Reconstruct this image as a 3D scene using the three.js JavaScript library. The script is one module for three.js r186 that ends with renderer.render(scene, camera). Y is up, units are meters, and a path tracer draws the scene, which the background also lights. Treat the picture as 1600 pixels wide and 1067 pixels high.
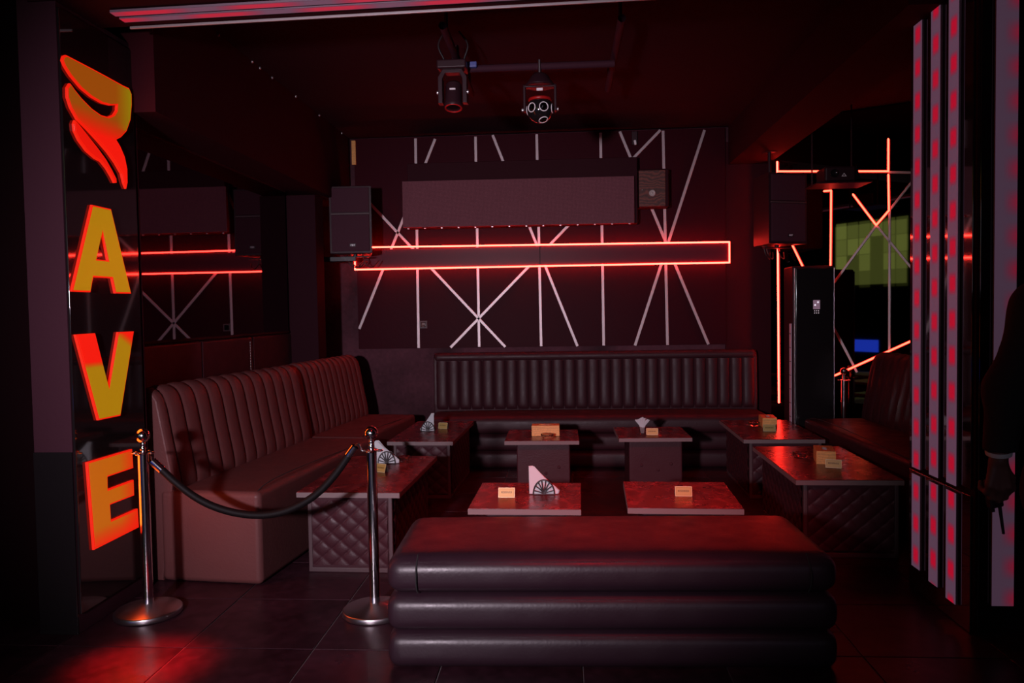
import * as THREE from 'three';
import { RoundedBoxGeometry } from 'three/addons/geometries/RoundedBoxGeometry.js';
import { RectAreaLightUniformsLib } from 'three/addons/lights/RectAreaLightUniformsLib.js';
import { mergeGeometries, mergeVertices } from 'three/addons/utils/BufferGeometryUtils.js';

// ------------------------------------------------------------------ camera, lights, exposure
const scene = new THREE.Scene();
scene.background = new THREE.Color(0x000000);
const camera = new THREE.PerspectiveCamera(47.36, 1600 / 1067, 0.05, 60);
camera.position.set(0, 1.585, 0);
camera.up.set(0.01343, 0.9991, -0.04014);
camera.lookAt(-0.067, 1.585 - 0.039, -0.997);
const renderer = new THREE.WebGLRenderer({ antialias: true });
renderer.toneMapping = THREE.LinearToneMapping;
renderer.toneMappingExposure = 1.0;
renderer.shadowMap.enabled = true;
RectAreaLightUniformsLib.init();

const V = (x, y, z) => new THREE.Vector3(x, y, -z);          // x right, y up, z = depth into the booth
const LILAC = new THREE.Color(1, 0.82, 0.95), RED = new THREE.Color().setRGB(1, 0.008, 0.014);
const KEY = { at: V(-1.45, 1.8, -1.25), to: V(-0.75, 1.35, 6.2), w: 0.26, h: 0.26, power: 100, cone: 28, soft: 1 };
const WASH = { at: V(0.15, 4.1, 1.5), to: V(0.22, 0.5, 4.75), w: 0.3, h: 0.3, power: 62, cone: 19, soft: 1 };
const ADDED_GLOW = { at: V(-1.2, 4.1, 2.6), to: V(-1.93, 0, 3.36), w: 0.16, h: 0.16, power: 520, cone: 4.6, soft: 1 };  // added lamp, there only to make the red pool on the floor
const STAGE = { at: V(0.6, 2.2, -4.9), to: V(0, 1.6, 4), w: 3.6, h: 1.7, power: 0.25 };
const NEON = 34, NEON_LIGHT = 6;
function areaLight(at, to, w, h, color, power) {
  const l = new THREE.RectAreaLight(color, power, w, h);
  l.position.copy(at); l.lookAt(to); l.name = 'area_light';
  scene.add(l); return l;
}

// ------------------------------------------------------------------ helpers
let seed = 7;
const rnd = () => { seed = (seed * 16807) % 2147483647; return seed / 2147483647; };
const used = {};
function numbered(n) { const k = used[n] = (used[n] ?? -1) + 1; return k ? `${n}_${String(k).padStart(3, '0')}` : n; }
function tag(o, label, category, group, kind) {
  o.userData.label = label; if (category) o.userData.category = category;
  if (group) o.userData.group = group; if (kind) o.userData.kind = kind; return o;
}
function thing(name, label, category, pos = V(0, 0, 0), turn = 0, group) {
  const o = new THREE.Group(); o.name = numbered(name); o.position.copy(pos); o.rotation.y = turn; scene.add(o);
  return tag(o, label, category, group);
}
function struct(name, geo, mat, parent) {
  const m = geo ? new THREE.Mesh(geo, mat) : new THREE.Group(); m.name = parent ? name : numbered(name);
  if (!parent) m.userData.kind = 'structure';
  (parent || scene).add(m); m.castShadow = m.receiveShadow = true; return m;
}
function part(name, geo, mat, parent, x = 0, y = 0, z = 0) {
  const m = new THREE.Mesh(geo, mat); m.name = name; m.position.set(x, y, z);
  m.castShadow = m.receiveShadow = true; parent.add(m); return m;
}
// texture coordinates in metres by the way a face looks
function boxUV(g, s = 1) {
  g = g.index ? g.toNonIndexed() : g; const p = g.attributes.position, n = g.attributes.normal, uv = new Float32Array(p.count * 2);
  for (let i = 0; i < p.count; i++) {
    const ax = Math.abs(n.getX(i)), ay = Math.abs(n.getY(i)), az = Math.abs(n.getZ(i));
    const [u, v] = ay > ax && ay > az ? [p.getX(i), p.getZ(i)] : ax > az ? [p.getZ(i), p.getY(i)] : [p.getX(i), p.getY(i)];
    uv[2 * i] = u * s; uv[2 * i + 1] = v * s;
  }
  g.setAttribute('uv', new THREE.BufferAttribute(uv, 2)); return g;
}
const box = (w, h, d) => boxUV(new THREE.BoxGeometry(w, h, d));
const rbox = (w, h, d, r = 0.01, s = 3) => boxUV(new RoundedBoxGeometry(w, h, d, s, r));
const move = (g, x, y, z) => g.translate(x, y, z);
function merge(list) { return mergeGeometries(list.map(g => { g = g.index ? g.toNonIndexed() : g; for (const k of Object.keys(g.attributes)) if (!['position', 'normal', 'uv'].includes(k)) g.deleteAttribute(k); return g; })); }
function tube(points, r, closed = false, seg = 8, n) {
  const c = points.length === 2 ? new THREE.LineCurve3(...points) : new THREE.CatmullRomCurve3(points, closed, 'centripetal');
  return new THREE.TubeGeometry(c, n || (points.length === 2 ? 1 : points.length * 8), r, seg, closed);
}
// straight pieces with rounded joints
function polyTube(points, r, seg = 8) {
  const gs = [];
  points.forEach((p, i) => { gs.push(new THREE.SphereGeometry(r, seg, 6).translate(p.x, p.y, p.z)); if (i) gs.push(tube([points[i - 1], p], r, false, seg)); });
  return merge(gs);
}
const lathe = (pts, seg = 40) => new THREE.LatheGeometry(pts.map(p => new THREE.Vector2(...p)), seg);
function extrude(pts, depth, bevel = 0, holes = []) {
  const s = new THREE.Shape(pts.map(p => new THREE.Vector2(...p)));
  holes.forEach(h => s.holes.push(new THREE.Path(h.map(p => new THREE.Vector2(...p)))));
  return new THREE.ExtrudeGeometry(s, { depth, bevelEnabled: bevel > 0, bevelSize: bevel, bevelThickness: bevel, bevelSegments: 2, curveSegments: 8 });
}
// a flat bar between two points (its broad side looks along +z of the points' plane given by n)
function bar(a, b, w, t, n) {
  const d = b.clone().sub(a), L = d.length(), x = d.clone().normalize(), z = n.clone().normalize(), y = z.clone().cross(x);
  const g = boxUV(new RoundedBoxGeometry(L, w, t, 1, Math.min(w, t) * 0.25));
  return g.applyMatrix4(new THREE.Matrix4().makeBasis(x, y, z).setPosition(a.clone().add(b).multiplyScalar(0.5)));
}

// ------------------------------------------------------------------ textures
function hash(x, y, s) { const h = Math.sin(x * 127.1 + y * 311.7 + s * 74.7) * 43758.5453; return h - Math.floor(h); }
function vnoise(x, y, per, s) {
  const xi = Math.floor(x), yi = Math.floor(y), fx = x - xi, fy = y - yi, w = t => ((t % per) + per) % per;
  const sx = fx * fx * (3 - 2 * fx), sy = fy * fy * (3 - 2 * fy);
  const a = hash(w(xi), w(yi), s), b = hash(w(xi + 1), w(yi), s), c = hash(w(xi), w(yi + 1), s), d = hash(w(xi + 1), w(yi + 1), s);
  return a + (b - a) * sx + (c - a) * sy + (a - b - c + d) * sx * sy;
}
function fbm(u, v, f, oct, s) { let t = 0, a = 0.5, m = 0; for (let i = 0; i < oct; i++) { t += a * vnoise(u * f, v * f, f, s + i); m += a; a *= 0.5; f *= 2; } return t / m; }
function dataTex(n, fn, srgb, repeat = 1) {
  const d = new Uint8Array(n * n * 4);
  for (let y = 0; y < n; y++) for (let x = 0; x < n; x++) { const c = fn(x / n, y / n); for (let k = 0; k < 3; k++) d[(y * n + x) * 4 + k] = Math.max(0, Math.min(255, (Array.isArray(c) ? c[k] : c) * 255)); d[(y * n + x) * 4 + 3] = 255; }
  const t = new THREE.DataTexture(d, n, n); t.wrapS = t.wrapT = THREE.RepeatWrapping; t.magFilter = THREE.LinearFilter; t.minFilter = THREE.LinearMipmapLinearFilter; t.generateMipmaps = true;
  if (srgb) t.colorSpace = THREE.SRGBColorSpace; t.repeat.set(repeat, repeat); t.needsUpdate = true; return t;
}
// leather grain: fine pebbles and slow wrinkles
const leatherBump = dataTex(512, (u, v) => 0.55 * fbm(u, v, 60, 2, 3) + 0.45 * fbm(u, v, 5, 4, 9), false, 2);
const leatherRough = dataTex(256, (u, v) => 0.62 + 0.38 * fbm(u, v, 8, 4, 21), false, 1.5);
// dark laminate with rusty cloudy veins
const topMap = dataTex(512, (u, v) => {
  const a = fbm(u, v, 4, 5, 31), b = Math.abs(fbm(u + 0.13 * a, v, 7, 5, 37) - 0.5), vein = Math.max(0, 1 - b * 9) * fbm(u, v, 6, 3, 41), g = fbm(u, v, 40, 2, 43);
  const k = 0.2 + 0.16 * a + 0.3 * vein + 0.07 * (g - 0.5); return [k * 1.12, k * 0.82, k * 0.8];
}, true, 1.3);
const topRough = dataTex(256, (u, v) => 0.78 + 0.22 * fbm(u, v, 9, 4, 47), false, 1.3);
const plasterBump = dataTex(512, (u, v) => 0.6 * fbm(u, v, 6, 5, 51) + 0.4 * fbm(u, v, 50, 2, 57), false, 0.6);
const plasterMap = dataTex(512, (u, v) => { const k = 0.72 + 0.5 * (fbm(u, v, 5, 5, 61) - 0.5) + 0.12 * (fbm(u, v, 60, 2, 67) - 0.5); return [k, k * 0.96, k * 0.98]; }, true, 0.6);
const tileMap = dataTex(512, (u, v) => { const k = 0.55 + 0.5 * (fbm(u, v, 4, 5, 71) - 0.5) + 0.2 * (fbm(u, v, 50, 2, 77) - 0.5); return [k, k * 0.97, k]; }, true, 0.5);
const tileRough = dataTex(256, (u, v) => 0.55 + 0.45 * fbm(u, v, 7, 4, 81), false, 0.7);
const paintBump = dataTex(256, (u, v) => fbm(u, v, 24, 3, 91), false, 2);
const woodMap = dataTex(256, (u, v) => { const r = fbm(u, v, 3, 3, 101), g = 0.5 + 0.5 * Math.sin((v * 14 + r * 2.2) * 6.283), k = 0.76 + 0.08 * g + 0.14 * fbm(u, v, 32, 2, 103); return [k * 0.95, k * 0.68, k * 0.36]; }, true, 4);
const darkWoodMap = dataTex(256, (u, v) => { const r = fbm(u, v, 3, 3, 111), g = 0.5 + 0.5 * Math.sin((v * 9 + r * 3.2) * 6.283), k = 0.22 + 0.2 * g + 0.1 * fbm(u, v, 32, 2, 113); return [k * 1.05, k * 0.74, k * 0.6]; }, true, 3);
const ledMap = dataTex(128, (u, v) => { const a = Math.hypot(((u * 32) % 1) - 0.5, ((v * 32) % 1) - 0.5), k = 0.4 + 0.06 * fbm(u, v, 30, 2, 121); return a < 0.3 ? k * 1.25 : k * 0.85; }, true, 4);

const M = {};
const std = (o) => new THREE.MeshStandardMaterial(o);
const phys = (o) => new THREE.MeshPhysicalMaterial(o);
const lin = (r, g, b) => new THREE.Color().setRGB(r, g, b);
M.leather = phys({ specularIntensity: 0.45, color: lin(0.11, 0.038, 0.037), roughness: 0.62, roughnessMap: leatherRough, bumpMap: leatherBump, bumpScale: 0.0012 });
M.leatherShiny = phys({ specularIntensity: 0.8, color: lin(0.023, 0.01, 0.016), roughness: 0.5, roughnessMap: leatherRough, bumpMap: leatherBump, bumpScale: 0.0006 });
M.leatherDark = phys({ specularIntensity: 0.5, color: lin(0.036, 0.01, 0.014), roughness: 0.6, roughnessMap: leatherRough, bumpMap: leatherBump, bumpScale: 0.0012 });
M.leatherTable = phys({ specularIntensity: 0.4, color: lin(0.042, 0.012, 0.017), roughness: 0.6, roughnessMap: leatherRough, bumpMap: leatherBump, bumpScale: 0.001 });
M.facade = phys({ color: lin(0.007, 0.0015, 0.0025), specularIntensity: 0.1, roughness: 0.9 });
M.beam = phys({ color: lin(0.034, 0.0045, 0.008), specularIntensity: 0.15, roughness: 0.8, bumpMap: paintBump, bumpScale: 0.001 });  // dark paint with the red light on the beam undersides mixed into it
M.pier = phys({ color: lin(0.02, 0.0045, 0.008), specularIntensity: 0.15, roughness: 0.8, bumpMap: paintBump, bumpScale: 0.001 });
M.bandPanel = phys({ color: lin(0.07, 0.009, 0.02), specularIntensity: 0.25, roughness: 0.4 });
M.thread = std({ color: lin(0.012, 0.01, 0.011), roughness: 0.9 });
M.stitch = std({ color: lin(0.5, 0.45, 0.45), roughness: 0.8 });
M.top = phys({ color: lin(1.0, 0.3, 0.36), specularIntensity: 0.8, map: topMap, roughness: 0.31, roughnessMap: topRough });
M.edge = std({ color: lin(0.15, 0.11, 0.112), roughness: 0.6 });
M.frame = std({ color: lin(0.06, 0.032, 0.036), roughness: 0.55 });
M.plaster = phys({ specularIntensity: 0.3, color: lin(0.13, 0.045, 0.062), map: plasterMap, roughness: 0.75, bumpMap: plasterBump, bumpScale: 0.006 });
M.black = phys({ color: lin(0.028, 0.0045, 0.008), specularIntensity: 0.2, roughness: 0.7, bumpMap: paintBump, bumpScale: 0.001 });  // black paint; its maroon tint stands in for the red light
M.board = phys({ color: lin(0.03, 0.002, 0.006), specularIntensity: 0.1, roughness: 0.5, bumpMap: paintBump, bumpScale: 0.0006 });  // black board, reddened so the neon glow and red fill show on it
M.pillar = phys({ color: lin(0.045, 0.015, 0.024), specularIntensity: 0.15, roughness: 0.7, bumpMap: paintBump, bumpScale: 0.001 });
M.ceiling = phys({ color: lin(0.03, 0.008, 0.012), specularIntensity: 0.15, roughness: 0.85, bumpMap: paintBump, bumpScale: 0.002 });  // dark ceiling, the red of the lighting tinted into its colour
M.mirror = std({ color: lin(0.2, 0.13, 0.155), roughness: 0.015, metalness: 1 });
M.acrylic = new THREE.MeshPhysicalMaterial({ color: lin(0.012, 0.009, 0.01), roughness: 0.06, clearcoat: 1, clearcoatRoughness: 0.03 });
M.blackMirror = std({ color: lin(0.11, 0.1, 0.1), roughness: 0.02, metalness: 1 });
M.strip = std({ color: lin(0.44, 0.38, 0.39), roughness: 0.42, metalness: 0.35 });
M.chrome = std({ color: lin(0.82, 0.8, 0.83), roughness: 0.13, metalness: 1 });
M.steel = std({ color: lin(0.6, 0.56, 0.58), roughness: 0.3, metalness: 1 });
M.velvet = phys({ color: lin(0.0035, 0.002, 0.0025), roughness: 0.6, specularIntensity: 0.35 });
M.tile = phys({ specularIntensity: 0.28, color: lin(0.1, 0.036, 0.052), map: tileMap, roughness: 0.42, roughnessMap: tileRough });
M.grout = std({ color: lin(0.14, 0.115, 0.12), roughness: 0.9 });
M.plastic = phys({ color: lin(0.026, 0.009, 0.013), specularIntensity: 0.5, roughness: 0.42 });
M.grille = phys({ specularIntensity: 0.3, color: lin(0.05, 0.016, 0.026), roughness: 0.75, bumpMap: paintBump, bumpScale: 0.002 });
M.gloss = std({ color: lin(0.01, 0.008, 0.009), roughness: 0.1 });
M.white = std({ color: lin(0.72, 0.7, 0.72), roughness: 0.7 });
M.paper = new THREE.MeshPhysicalMaterial({ color: lin(0.5, 0.55, 0.57), roughness: 0.9, transmission: 0.15, thickness: 0 });
M.wire = std({ color: lin(0.012, 0.01, 0.012), roughness: 0.45 });
M.wood = std({ color: 0xffffff, map: woodMap, roughness: 0.5 });
M.darkWood = std({ color: lin(0.75, 0.3, 0.27), map: darkWoodMap, roughness: 0.6 });
M.glass = new THREE.MeshPhysicalMaterial({ color: lin(0.97, 0.95, 0.96), roughness: 0.03, transmission: 1, thickness: 0.02, ior: 1.5 });
M.screen = phys({ specularIntensity: 0.1, color: lin(1.0, 0.36, 0.45), map: ledMap, roughness: 0.65 });
M.diffuser = std({ color: lin(0.2, 0.13, 0.17), roughness: 0.6 });
M.neon = std({ color: lin(0.5, 0.1, 0.08), roughness: 0.4, emissive: lin(1, 0.022, 0.014), emissiveIntensity: NEON });
M.neonDim = std({ color: lin(0.5, 0.1, 0.08), roughness: 0.4, emissive: lin(1, 0.042, 0.022), emissiveIntensity: NEON * 0.36 });
M.channel = std({ color: lin(0.3, 0.006, 0.006), roughness: 0.6 });  // red colour that gives the neon tubes a fringe of glow
M.dot = std({ color: lin(0.6, 0.6, 0.62), roughness: 0.3, metalness: 0.8 });
M.skin = new THREE.MeshPhysicalMaterial({ color: lin(0.12, 0.042, 0.034), roughness: 0.55 });
M.suit = std({ color: lin(0.008, 0.007, 0.008), roughness: 0.9 });
M.shirt = std({ color: lin(0.6, 0.58, 0.6), roughness: 0.8 });
M.hair = std({ color: lin(0.006, 0.005, 0.005), roughness: 0.7 });
M.shoe = std({ color: lin(0.01, 0.009, 0.009), roughness: 0.25 });
M.eye = std({ color: lin(0.6, 0.58, 0.56), roughness: 0.2 });

// ------------------------------------------------------------------ the booth's shell
const GRP = 0;
{ // floor: a slab of grout colour with every tile laid on it
  const f = struct('floor', move(box(15, 0.2, 16), 0, -0.106, -1.4), M.grout); f.name = 'floor';
  const P = 0.633, g = [0, 1, 2].map(() => boxUV(new RoundedBoxGeometry(P - 0.007, 0.012, P - 0.007, 1, 0.002)));
  g.forEach((q, i) => { const uv = q.attributes.uv; for (let k = 0; k < uv.count; k++) uv.setXY(k, uv.getX(k) + i * 0.37, uv.getY(k) + i * 0.61); });
  for (let i = -5; i <= 5; i++) for (let j = 0; j < 10; j++) {
    const x = 0.062 + P * (i - 0.5), z = 3.556 + P * (j - 1.5), r = Math.floor(rnd() * 3);
    part('tile', g[r], M.tile, f, x, -0.006, -z);
  }
  // the hall's own floor in front, too far under the frame to tell tiles
  part('floor_covering', box(15, 0.012, 8.6), M.tile, f, 0, -0.006, 1.9);
}
struct('ceiling', move(box(6.4, 0.12, 4.4), 0.4, 3.545, -6.25), M.ceiling).name = 'ceiling';
{ // back wall: lumpy plaster, a black board on it, and metal strips in a fan over the board
  const w = struct('wall_back', move(box(4.95, 3.6, 0.15), -0.275, 1.8, -8.5), M.plaster);
  const b = part('board', box(3.95, 2.27, 0.06), M.board, w, -0.265, 2.333, -8.395);
  const front = V(0, 0, -1);
  const S = [[-1.565, 3.455, -1.578, 1.2], [-0.917, 3.455, -0.917, 1.204], [-0.263, 3.46, -0.248, 1.202], [0.412, 3.455, 0.42, 1.2], [1.066, 3.455, 1.094, 1.198],
    [-1.351, 3.442, -2.227, 1.416], [-0.733, 3.464, 0.141, 1.197], [0.613, 3.46, 1.522, 1.199], [1.496, 3.448, 0.751, 1.196], [1.039, 3.462, -1.229, 1.201], [-2.089, 2.788, -0.633, 1.2]];
  S.forEach(([x0, y0, x1, y1], i) => part('metal_strip', bar(V(x0, y0, 8.358 - (i > 4 ? 0.004 : 0)), V(x1, y1, 8.358 - (i > 4 ? 0.004 : 0)), 0.03, 0.012, front), M.strip, w));
  part('painted_panel', rbox(0.52, 3.3, 0.03, 0.004), M.beam, w, 1.97, 1.68, -8.42);
  part('wood_batten', rbox(0.045, 0.26, 0.02, 0.003), M.wood, w, -2.24, 3.32, -8.35);
}
{ // left wall: a leather padded dado, the mirror above it, a flat pier at the far end
  const w = struct('wall_left', move(box(0.12, 3.6, 4.6), -2.69, 1.8, -6.22), M.black);
  for (let k = 0; k < 3; k++) {
    const L = 0.93; part('padded_panel', rbox(0.05, 1.4, L - 0.004, 0.018), M.leatherDark, w, -2.636, 0.705, -(4.53 + L * (k + 0.5)));
  }
  const pts = []; for (let i = 0; i < 30; i++) pts.push(i);
  part('stitching', merge(pts.map(i => move(new THREE.BoxGeometry(0.004, 0.014, 0.004), -2.611, 0.72 + i * 0.022, -6.32))), M.stitch, w);
  struct('pillar', move(rbox(0.29, 2.72, 0.24, 0.006), -2.49, 1.36, -7.42), M.pier);
}
const leftMirror = thing('wall_mirror', 'dark tinted wall mirror above the left sofa, reflecting the red neon band', 'mirror', V(-2.62, 2.085, 5.85));
part('mirror_glass', box(0.012, 1.31, 2.78), M.mirror, leftMirror);
for (const y of [-0.662, 0.662]) part('mirror_trim', rbox(0.02, 0.018, 2.8, 0.003), M.black, leftMirror, 0.003, y, 0);
{ // beams along both sides, with little screw heads under the left one
  const l = struct('trim', move(box(0.34, 0.78, 4.07), -2.47, 3.14, -6.365), M.beam); l.name = 'trim_1'; 
  for (const z of [5.18, 5.75, 5.9, 6.15, 6.7, 7.35, 8.1]) part('screw_head', new THREE.SphereGeometry(0.011, 8, 6), M.dot, l, -2.297, 3.475, -z);
  const r = struct('trim', move(box(0.42, 0.4, 4.3), 1.96, 3.29, -6.25), M.beam); r.name = 'trim_2';
}
{ // the wall past the board, then the slanted mirror wall in the right corner
  struct('wall_right', move(box(0.12, 3.6, 3.8), 3.5, 1.8, -5.95), M.black).name = 'wall_right';
}
const A25 = THREE.MathUtils.degToRad(29), sx = Math.cos(A25), sz = Math.sin(A25);
const slantN = new THREE.Vector3(-sz, 0, sx);                  // towards the room
const onSlant = (s, y, off = 0) => V(2.15 + s * sx, y, 8.22 - s * sz).addScaledVector(slantN, off);
{
  const w = struct('wall_corner', null); w.position.copy(onSlant(0.7, 0, -0.06)); w.rotation.y = -A25;
  w.rotation.y = Math.atan2(slantN.x, slantN.z);
  part('wall_core', box(1.5, 3.5, 0.1), M.black, w, 0.06, 1.75, 0);
  const mir = thing('wall_mirror', 'black mirror in the right corner behind the standing air conditioner, crossed by neon tubes', 'mirror', onSlant(0.7, 1.75, 0), Math.atan2(slantN.x, slantN.z));
  part('mirror_glass', box(1.42, 3.44, 0.012), M.blackMirror, mir);
  const st = [[1.089, 2.847, 1.3, 2.82], [1.096, 2.483, 1.3, 2.75], [0.985, 2.352, 0.5, 1.67], [0.985, 2.352, 1.33, 1.87], [1.1, 2.483, 1.1, 1.15], [0.555, 1.46, 0.815, 0.93]];
  for (const [s0, y0, s1, y1] of st) {
    const a = new THREE.Vector3(s0 - 0.7, y0 - 1.75, 0.012), b = new THREE.Vector3(s1 - 0.7, y1 - 1.75, 0.012);
    part('metal_strip', bar(a, b, 0.022, 0.012, new THREE.Vector3(0, 0, 1)), M.strip, mir);
  }
}
// ------------------------------------------------------------------ the portal: pillar with the sign, header, right jamb
{
  const p = struct('pillar', move(rbox(0.2, 3.14, 0.69, 0.004), -2.546, 1.57, -4.035), M.pillar);
  part('plinth_cladding', rbox(0.012, 0.92, 0.2, 0.003), M.gloss, p, -2.546, 0.46, -3.688).rotation.y = Math.PI / 2;
  part('corner_trim', rbox(0.014, 3.13, 0.014, 0.004), M.black, p, -2.446, 1.57, -4.372);
}
{ const h = struct('trim', box(4.5, 1.2, 0.38), M.black); h.name = 'trim_3'; h.position.set(-0.34, 3.757, -3.87); h.rotation.z = 0.014; }
{
  const j = struct('pillar', move(box(0.62, 3.8, 0.7), 2.245, 1.9, -4.15), M.black);
  part('glossy_panel', rbox(0.012, 3.05, 0.66, 0.003), M.acrylic, j, 1.93, 2.225, -4.15);
  part('glossy_panel', rbox(0.012, 0.665, 0.66, 0.003), M.acrylic, j, 1.93, 0.335, -4.15);
  part('glossy_panel', rbox(0.55, 3.1, 0.012, 0.003), M.acrylic, j, 2.22, 1.57, -3.795);
}
// facade of the booth to both sides and the dark hall in front of it, where the lamps hang
struct('wall_front', move(box(4.8, 4.3, 0.2), -5.01, 2.15, -3.95), M.facade).name = 'wall_front_left';
struct('wall_front', move(box(4.8, 4.3, 0.2), 4.95, 2.15, -4.05), M.facade).name = 'wall_front_right';
struct('wall_side', move(box(0.2, 4.3, 11), -7.3, 2.15, 1.5), M.black).name = 'wall_hall_left';
struct('wall_side', move(box(0.2, 4.3, 11), 7.3, 2.15, 1.5), M.black).name = 'wall_hall_right';
struct('wall_rear', move(box(15, 4.3, 0.2), 0, 2.15, 6.1), M.black).name = 'wall_hall_rear';
struct('ceiling', move(box(15, 0.12, 10.2), 0, 4.36, 1.1), M.ceiling).name = 'ceiling_hall';

// ------------------------------------------------------------------ lamps of the hall (out of the frame), the floor one added for its glow
function panelLamp(name, label, category, spec, color, glow, housing = 0.12) {
  const dir = spec.to.clone().sub(spec.at).normalize(), t = thing(name, label, category, spec.at);
  t.lookAt(spec.to);                                            // +z of the fitting looks at the booth
  part('housing', rbox(spec.w + 0.06, spec.h + 0.06, housing, 0.015), M.plastic, t, 0, 0, -housing / 2 - 0.004);
  part('lamp_face', box(spec.w, spec.h, 0.006), std({ color: lin(0.2, 0.2, 0.2), emissive: color, emissiveIntensity: glow }), t, 0, 0, 0);
  if (spec.cone) {
    const l = new THREE.SpotLight(color, spec.power, 0, THREE.MathUtils.degToRad(spec.cone), spec.soft, 2);
    l.name = 'spot_light'; l.position.copy(spec.at).addScaledVector(dir, 0.14); l.target.position.copy(spec.to); l.castShadow = true; l.shadow.radius = 6; scene.add(l, l.target);
  } else areaLight(spec.at.clone().addScaledVector(dir, 0.012), spec.to.clone().addScaledVector(dir, 0.012), spec.w, spec.h, color, spec.power);
  return t;
}
panelLamp('spot_lamp', 'small square white stage lamp outside the frame, left of the camera', 'stage light', KEY, LILAC, 4);
panelLamp('spot_lamp', 'added red lamp under the hall ceiling, makes the red pool on the floor before the sign', 'stage light', ADDED_GLOW, RED, 3);
panelLamp('wash_light', 'square red wash lamp under the hall ceiling above the booth opening', 'stage light', WASH, RED, 3);
panelLamp('video_wall', 'large pale lilac video screen at the far end of the hall', 'screen', STAGE, new THREE.Color(0.8, 0.72, 1), 0.75);

// ------------------------------------------------------------------ neon
function neonRun(label, pts, r, n, k = 0.4) {
  const c = pts[0]; const t = thing('neon_tube', label, 'neon light', c);
  const loc = pts.map(p => p.clone().sub(c));
  part('glass_tube', polyTube(loc, r), k < 0.5 ? M.neonDim : M.neon, t);
  loc.forEach((p, i) => { if (i) part('added_red_channel', bar(loc[i - 1].clone().addScaledVector(n, -r - 0.005), p.clone().addScaledVector(n, -r - 0.005), 0.03, 0.008, n), M.channel, t); });  // backing strip added for the red glow along each tube
  pts.forEach((p, i) => { if (i) neonLight(pts[i - 1], p, r, n, k); });
  return t;
}
function neonLight(a, b, r, n, k = 1) {
  const mid = a.clone().add(b).multiplyScalar(0.5).addScaledVector(n, r + 0.004), l = new THREE.RectAreaLight(lin(1, 0.033, 0.02), NEON_LIGHT * k, a.distanceTo(b), r * 2);
  const x = b.clone().sub(a).normalize(), z = n.clone().negate().negate(), y = z.clone().cross(x);
  l.name = 'neon_light'; l.position.copy(mid);
  // the light shines along its own -z: turn that towards n
  const zz = n.clone().negate(), yy = zz.clone().cross(x);
  l.quaternion.setFromRotationMatrix(new THREE.Matrix4().makeBasis(x, yy, zz)); scene.add(l);
}
{
  const t = thing('neon_band', 'long flat band outlined in glowing red neon across the back wall', 'neon light', V(-0.25, 2.17, 8.28));
  const x0 = -1.988, x1 = 1.98, yl = 0.125, yr = 0.098, y0 = -0.112, y1 = -0.115;
  part('band_panel', rbox(3.98, 0.2, 0.05, 0.004), M.bandPanel, t, -0.005, 0, -0.03);
  part('band_joint', box(0.006, 0.2, 0.004), M.thread, t, 0.005, 0, -0.004);
  const P = (x, y) => new THREE.Vector3(x, y, 0.0), n = new THREE.Vector3(0, 0, 1), r = 0.0085;
  const c = [P(x0, yl), P(x1, yr), P(x1, y1), P(x0, y0)];
  const C = c.map(p => p.clone().add(t.position));
  for (let i = 0; i < 4; i++) { part('glass_tube', polyTube([c[i], c[(i + 1) % 4]], r), M.neon, t); neonLight(C[i], C[(i + 1) % 4], r, n); }
}
{
  const O = (s, y) => onSlant(s, y, 0.03), n = slantN, r = 0.0085;
  neonRun('tall upright red neon tube in the corner left of the air conditioner', [O(0.062, 3.06), O(0.072, 0.6)], r, n, 0.9);
  neonRun('red neon tube running level below the ceiling, then turning upright at its right end', [O(0.07, 2.964), O(1.089, 2.853), O(1.089, 3.155)], r, n);
  neonRun('red neon tube bent into a pointed V on the corner mirror', [O(0.779, 2.664), O(0.985, 2.352), O(1.096, 2.483), O(1.09, 2.82)], r, n);
  neonRun('upright red neon tube with a short hooked top, ending behind the air conditioner', [O(0.513, 2.721), O(0.579, 2.721), O(0.57, 1.6)], r, n);
  neonRun('short slanting red neon tube between the right loudspeaker and the air conditioner', [O(0.208, 2.21), O(0.4, 1.79)], r, n);
  neonRun('low slanting red neon tube rising to the right behind the spare stanchion', [O(0.615, 0.896), O(1.28, 1.238)], r, n);
}
// ------------------------------------------------------------------ LED strips: header (2) and right jamb (3) and jamb front (1)
function ledTex(n, phase, soft, width) {           // rows of red pixels that glow behind the diffuser
  const w = 32, h = 1024, half = width < 0, d = new Uint8Array(w * h * 4);
  for (let y = 0; y < h; y++) for (let x = 0; x < w; x++) {
    const t = ((y / h) * n + phase) % 1, a = Math.max(0, 1 - Math.abs(t - 0.5) / soft), bx = half ? Math.max(0, x / w - 0.35) * 1.1 : Math.min(1, 2 * Math.max(0, 1 - Math.abs(x / w - 0.5) / width)), k = Math.min(1, a * (half ? 1.2 : 1.7)) * bx;
    d[(y * w + x) * 4] = 80 + 88 * k; d[(y * w + x) * 4 + 1] = 58 * (1 - 0.8 * k); d[(y * w + x) * 4 + 2] = 76 - 36 * k; d[(y * w + x) * 4 + 3] = 255;
  }
  const t = new THREE.DataTexture(d, w, h); t.magFilter = t.minFilter = THREE.LinearFilter; t.colorSpace = THREE.SRGBColorSpace; t.needsUpdate = true; return t;
}
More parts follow.
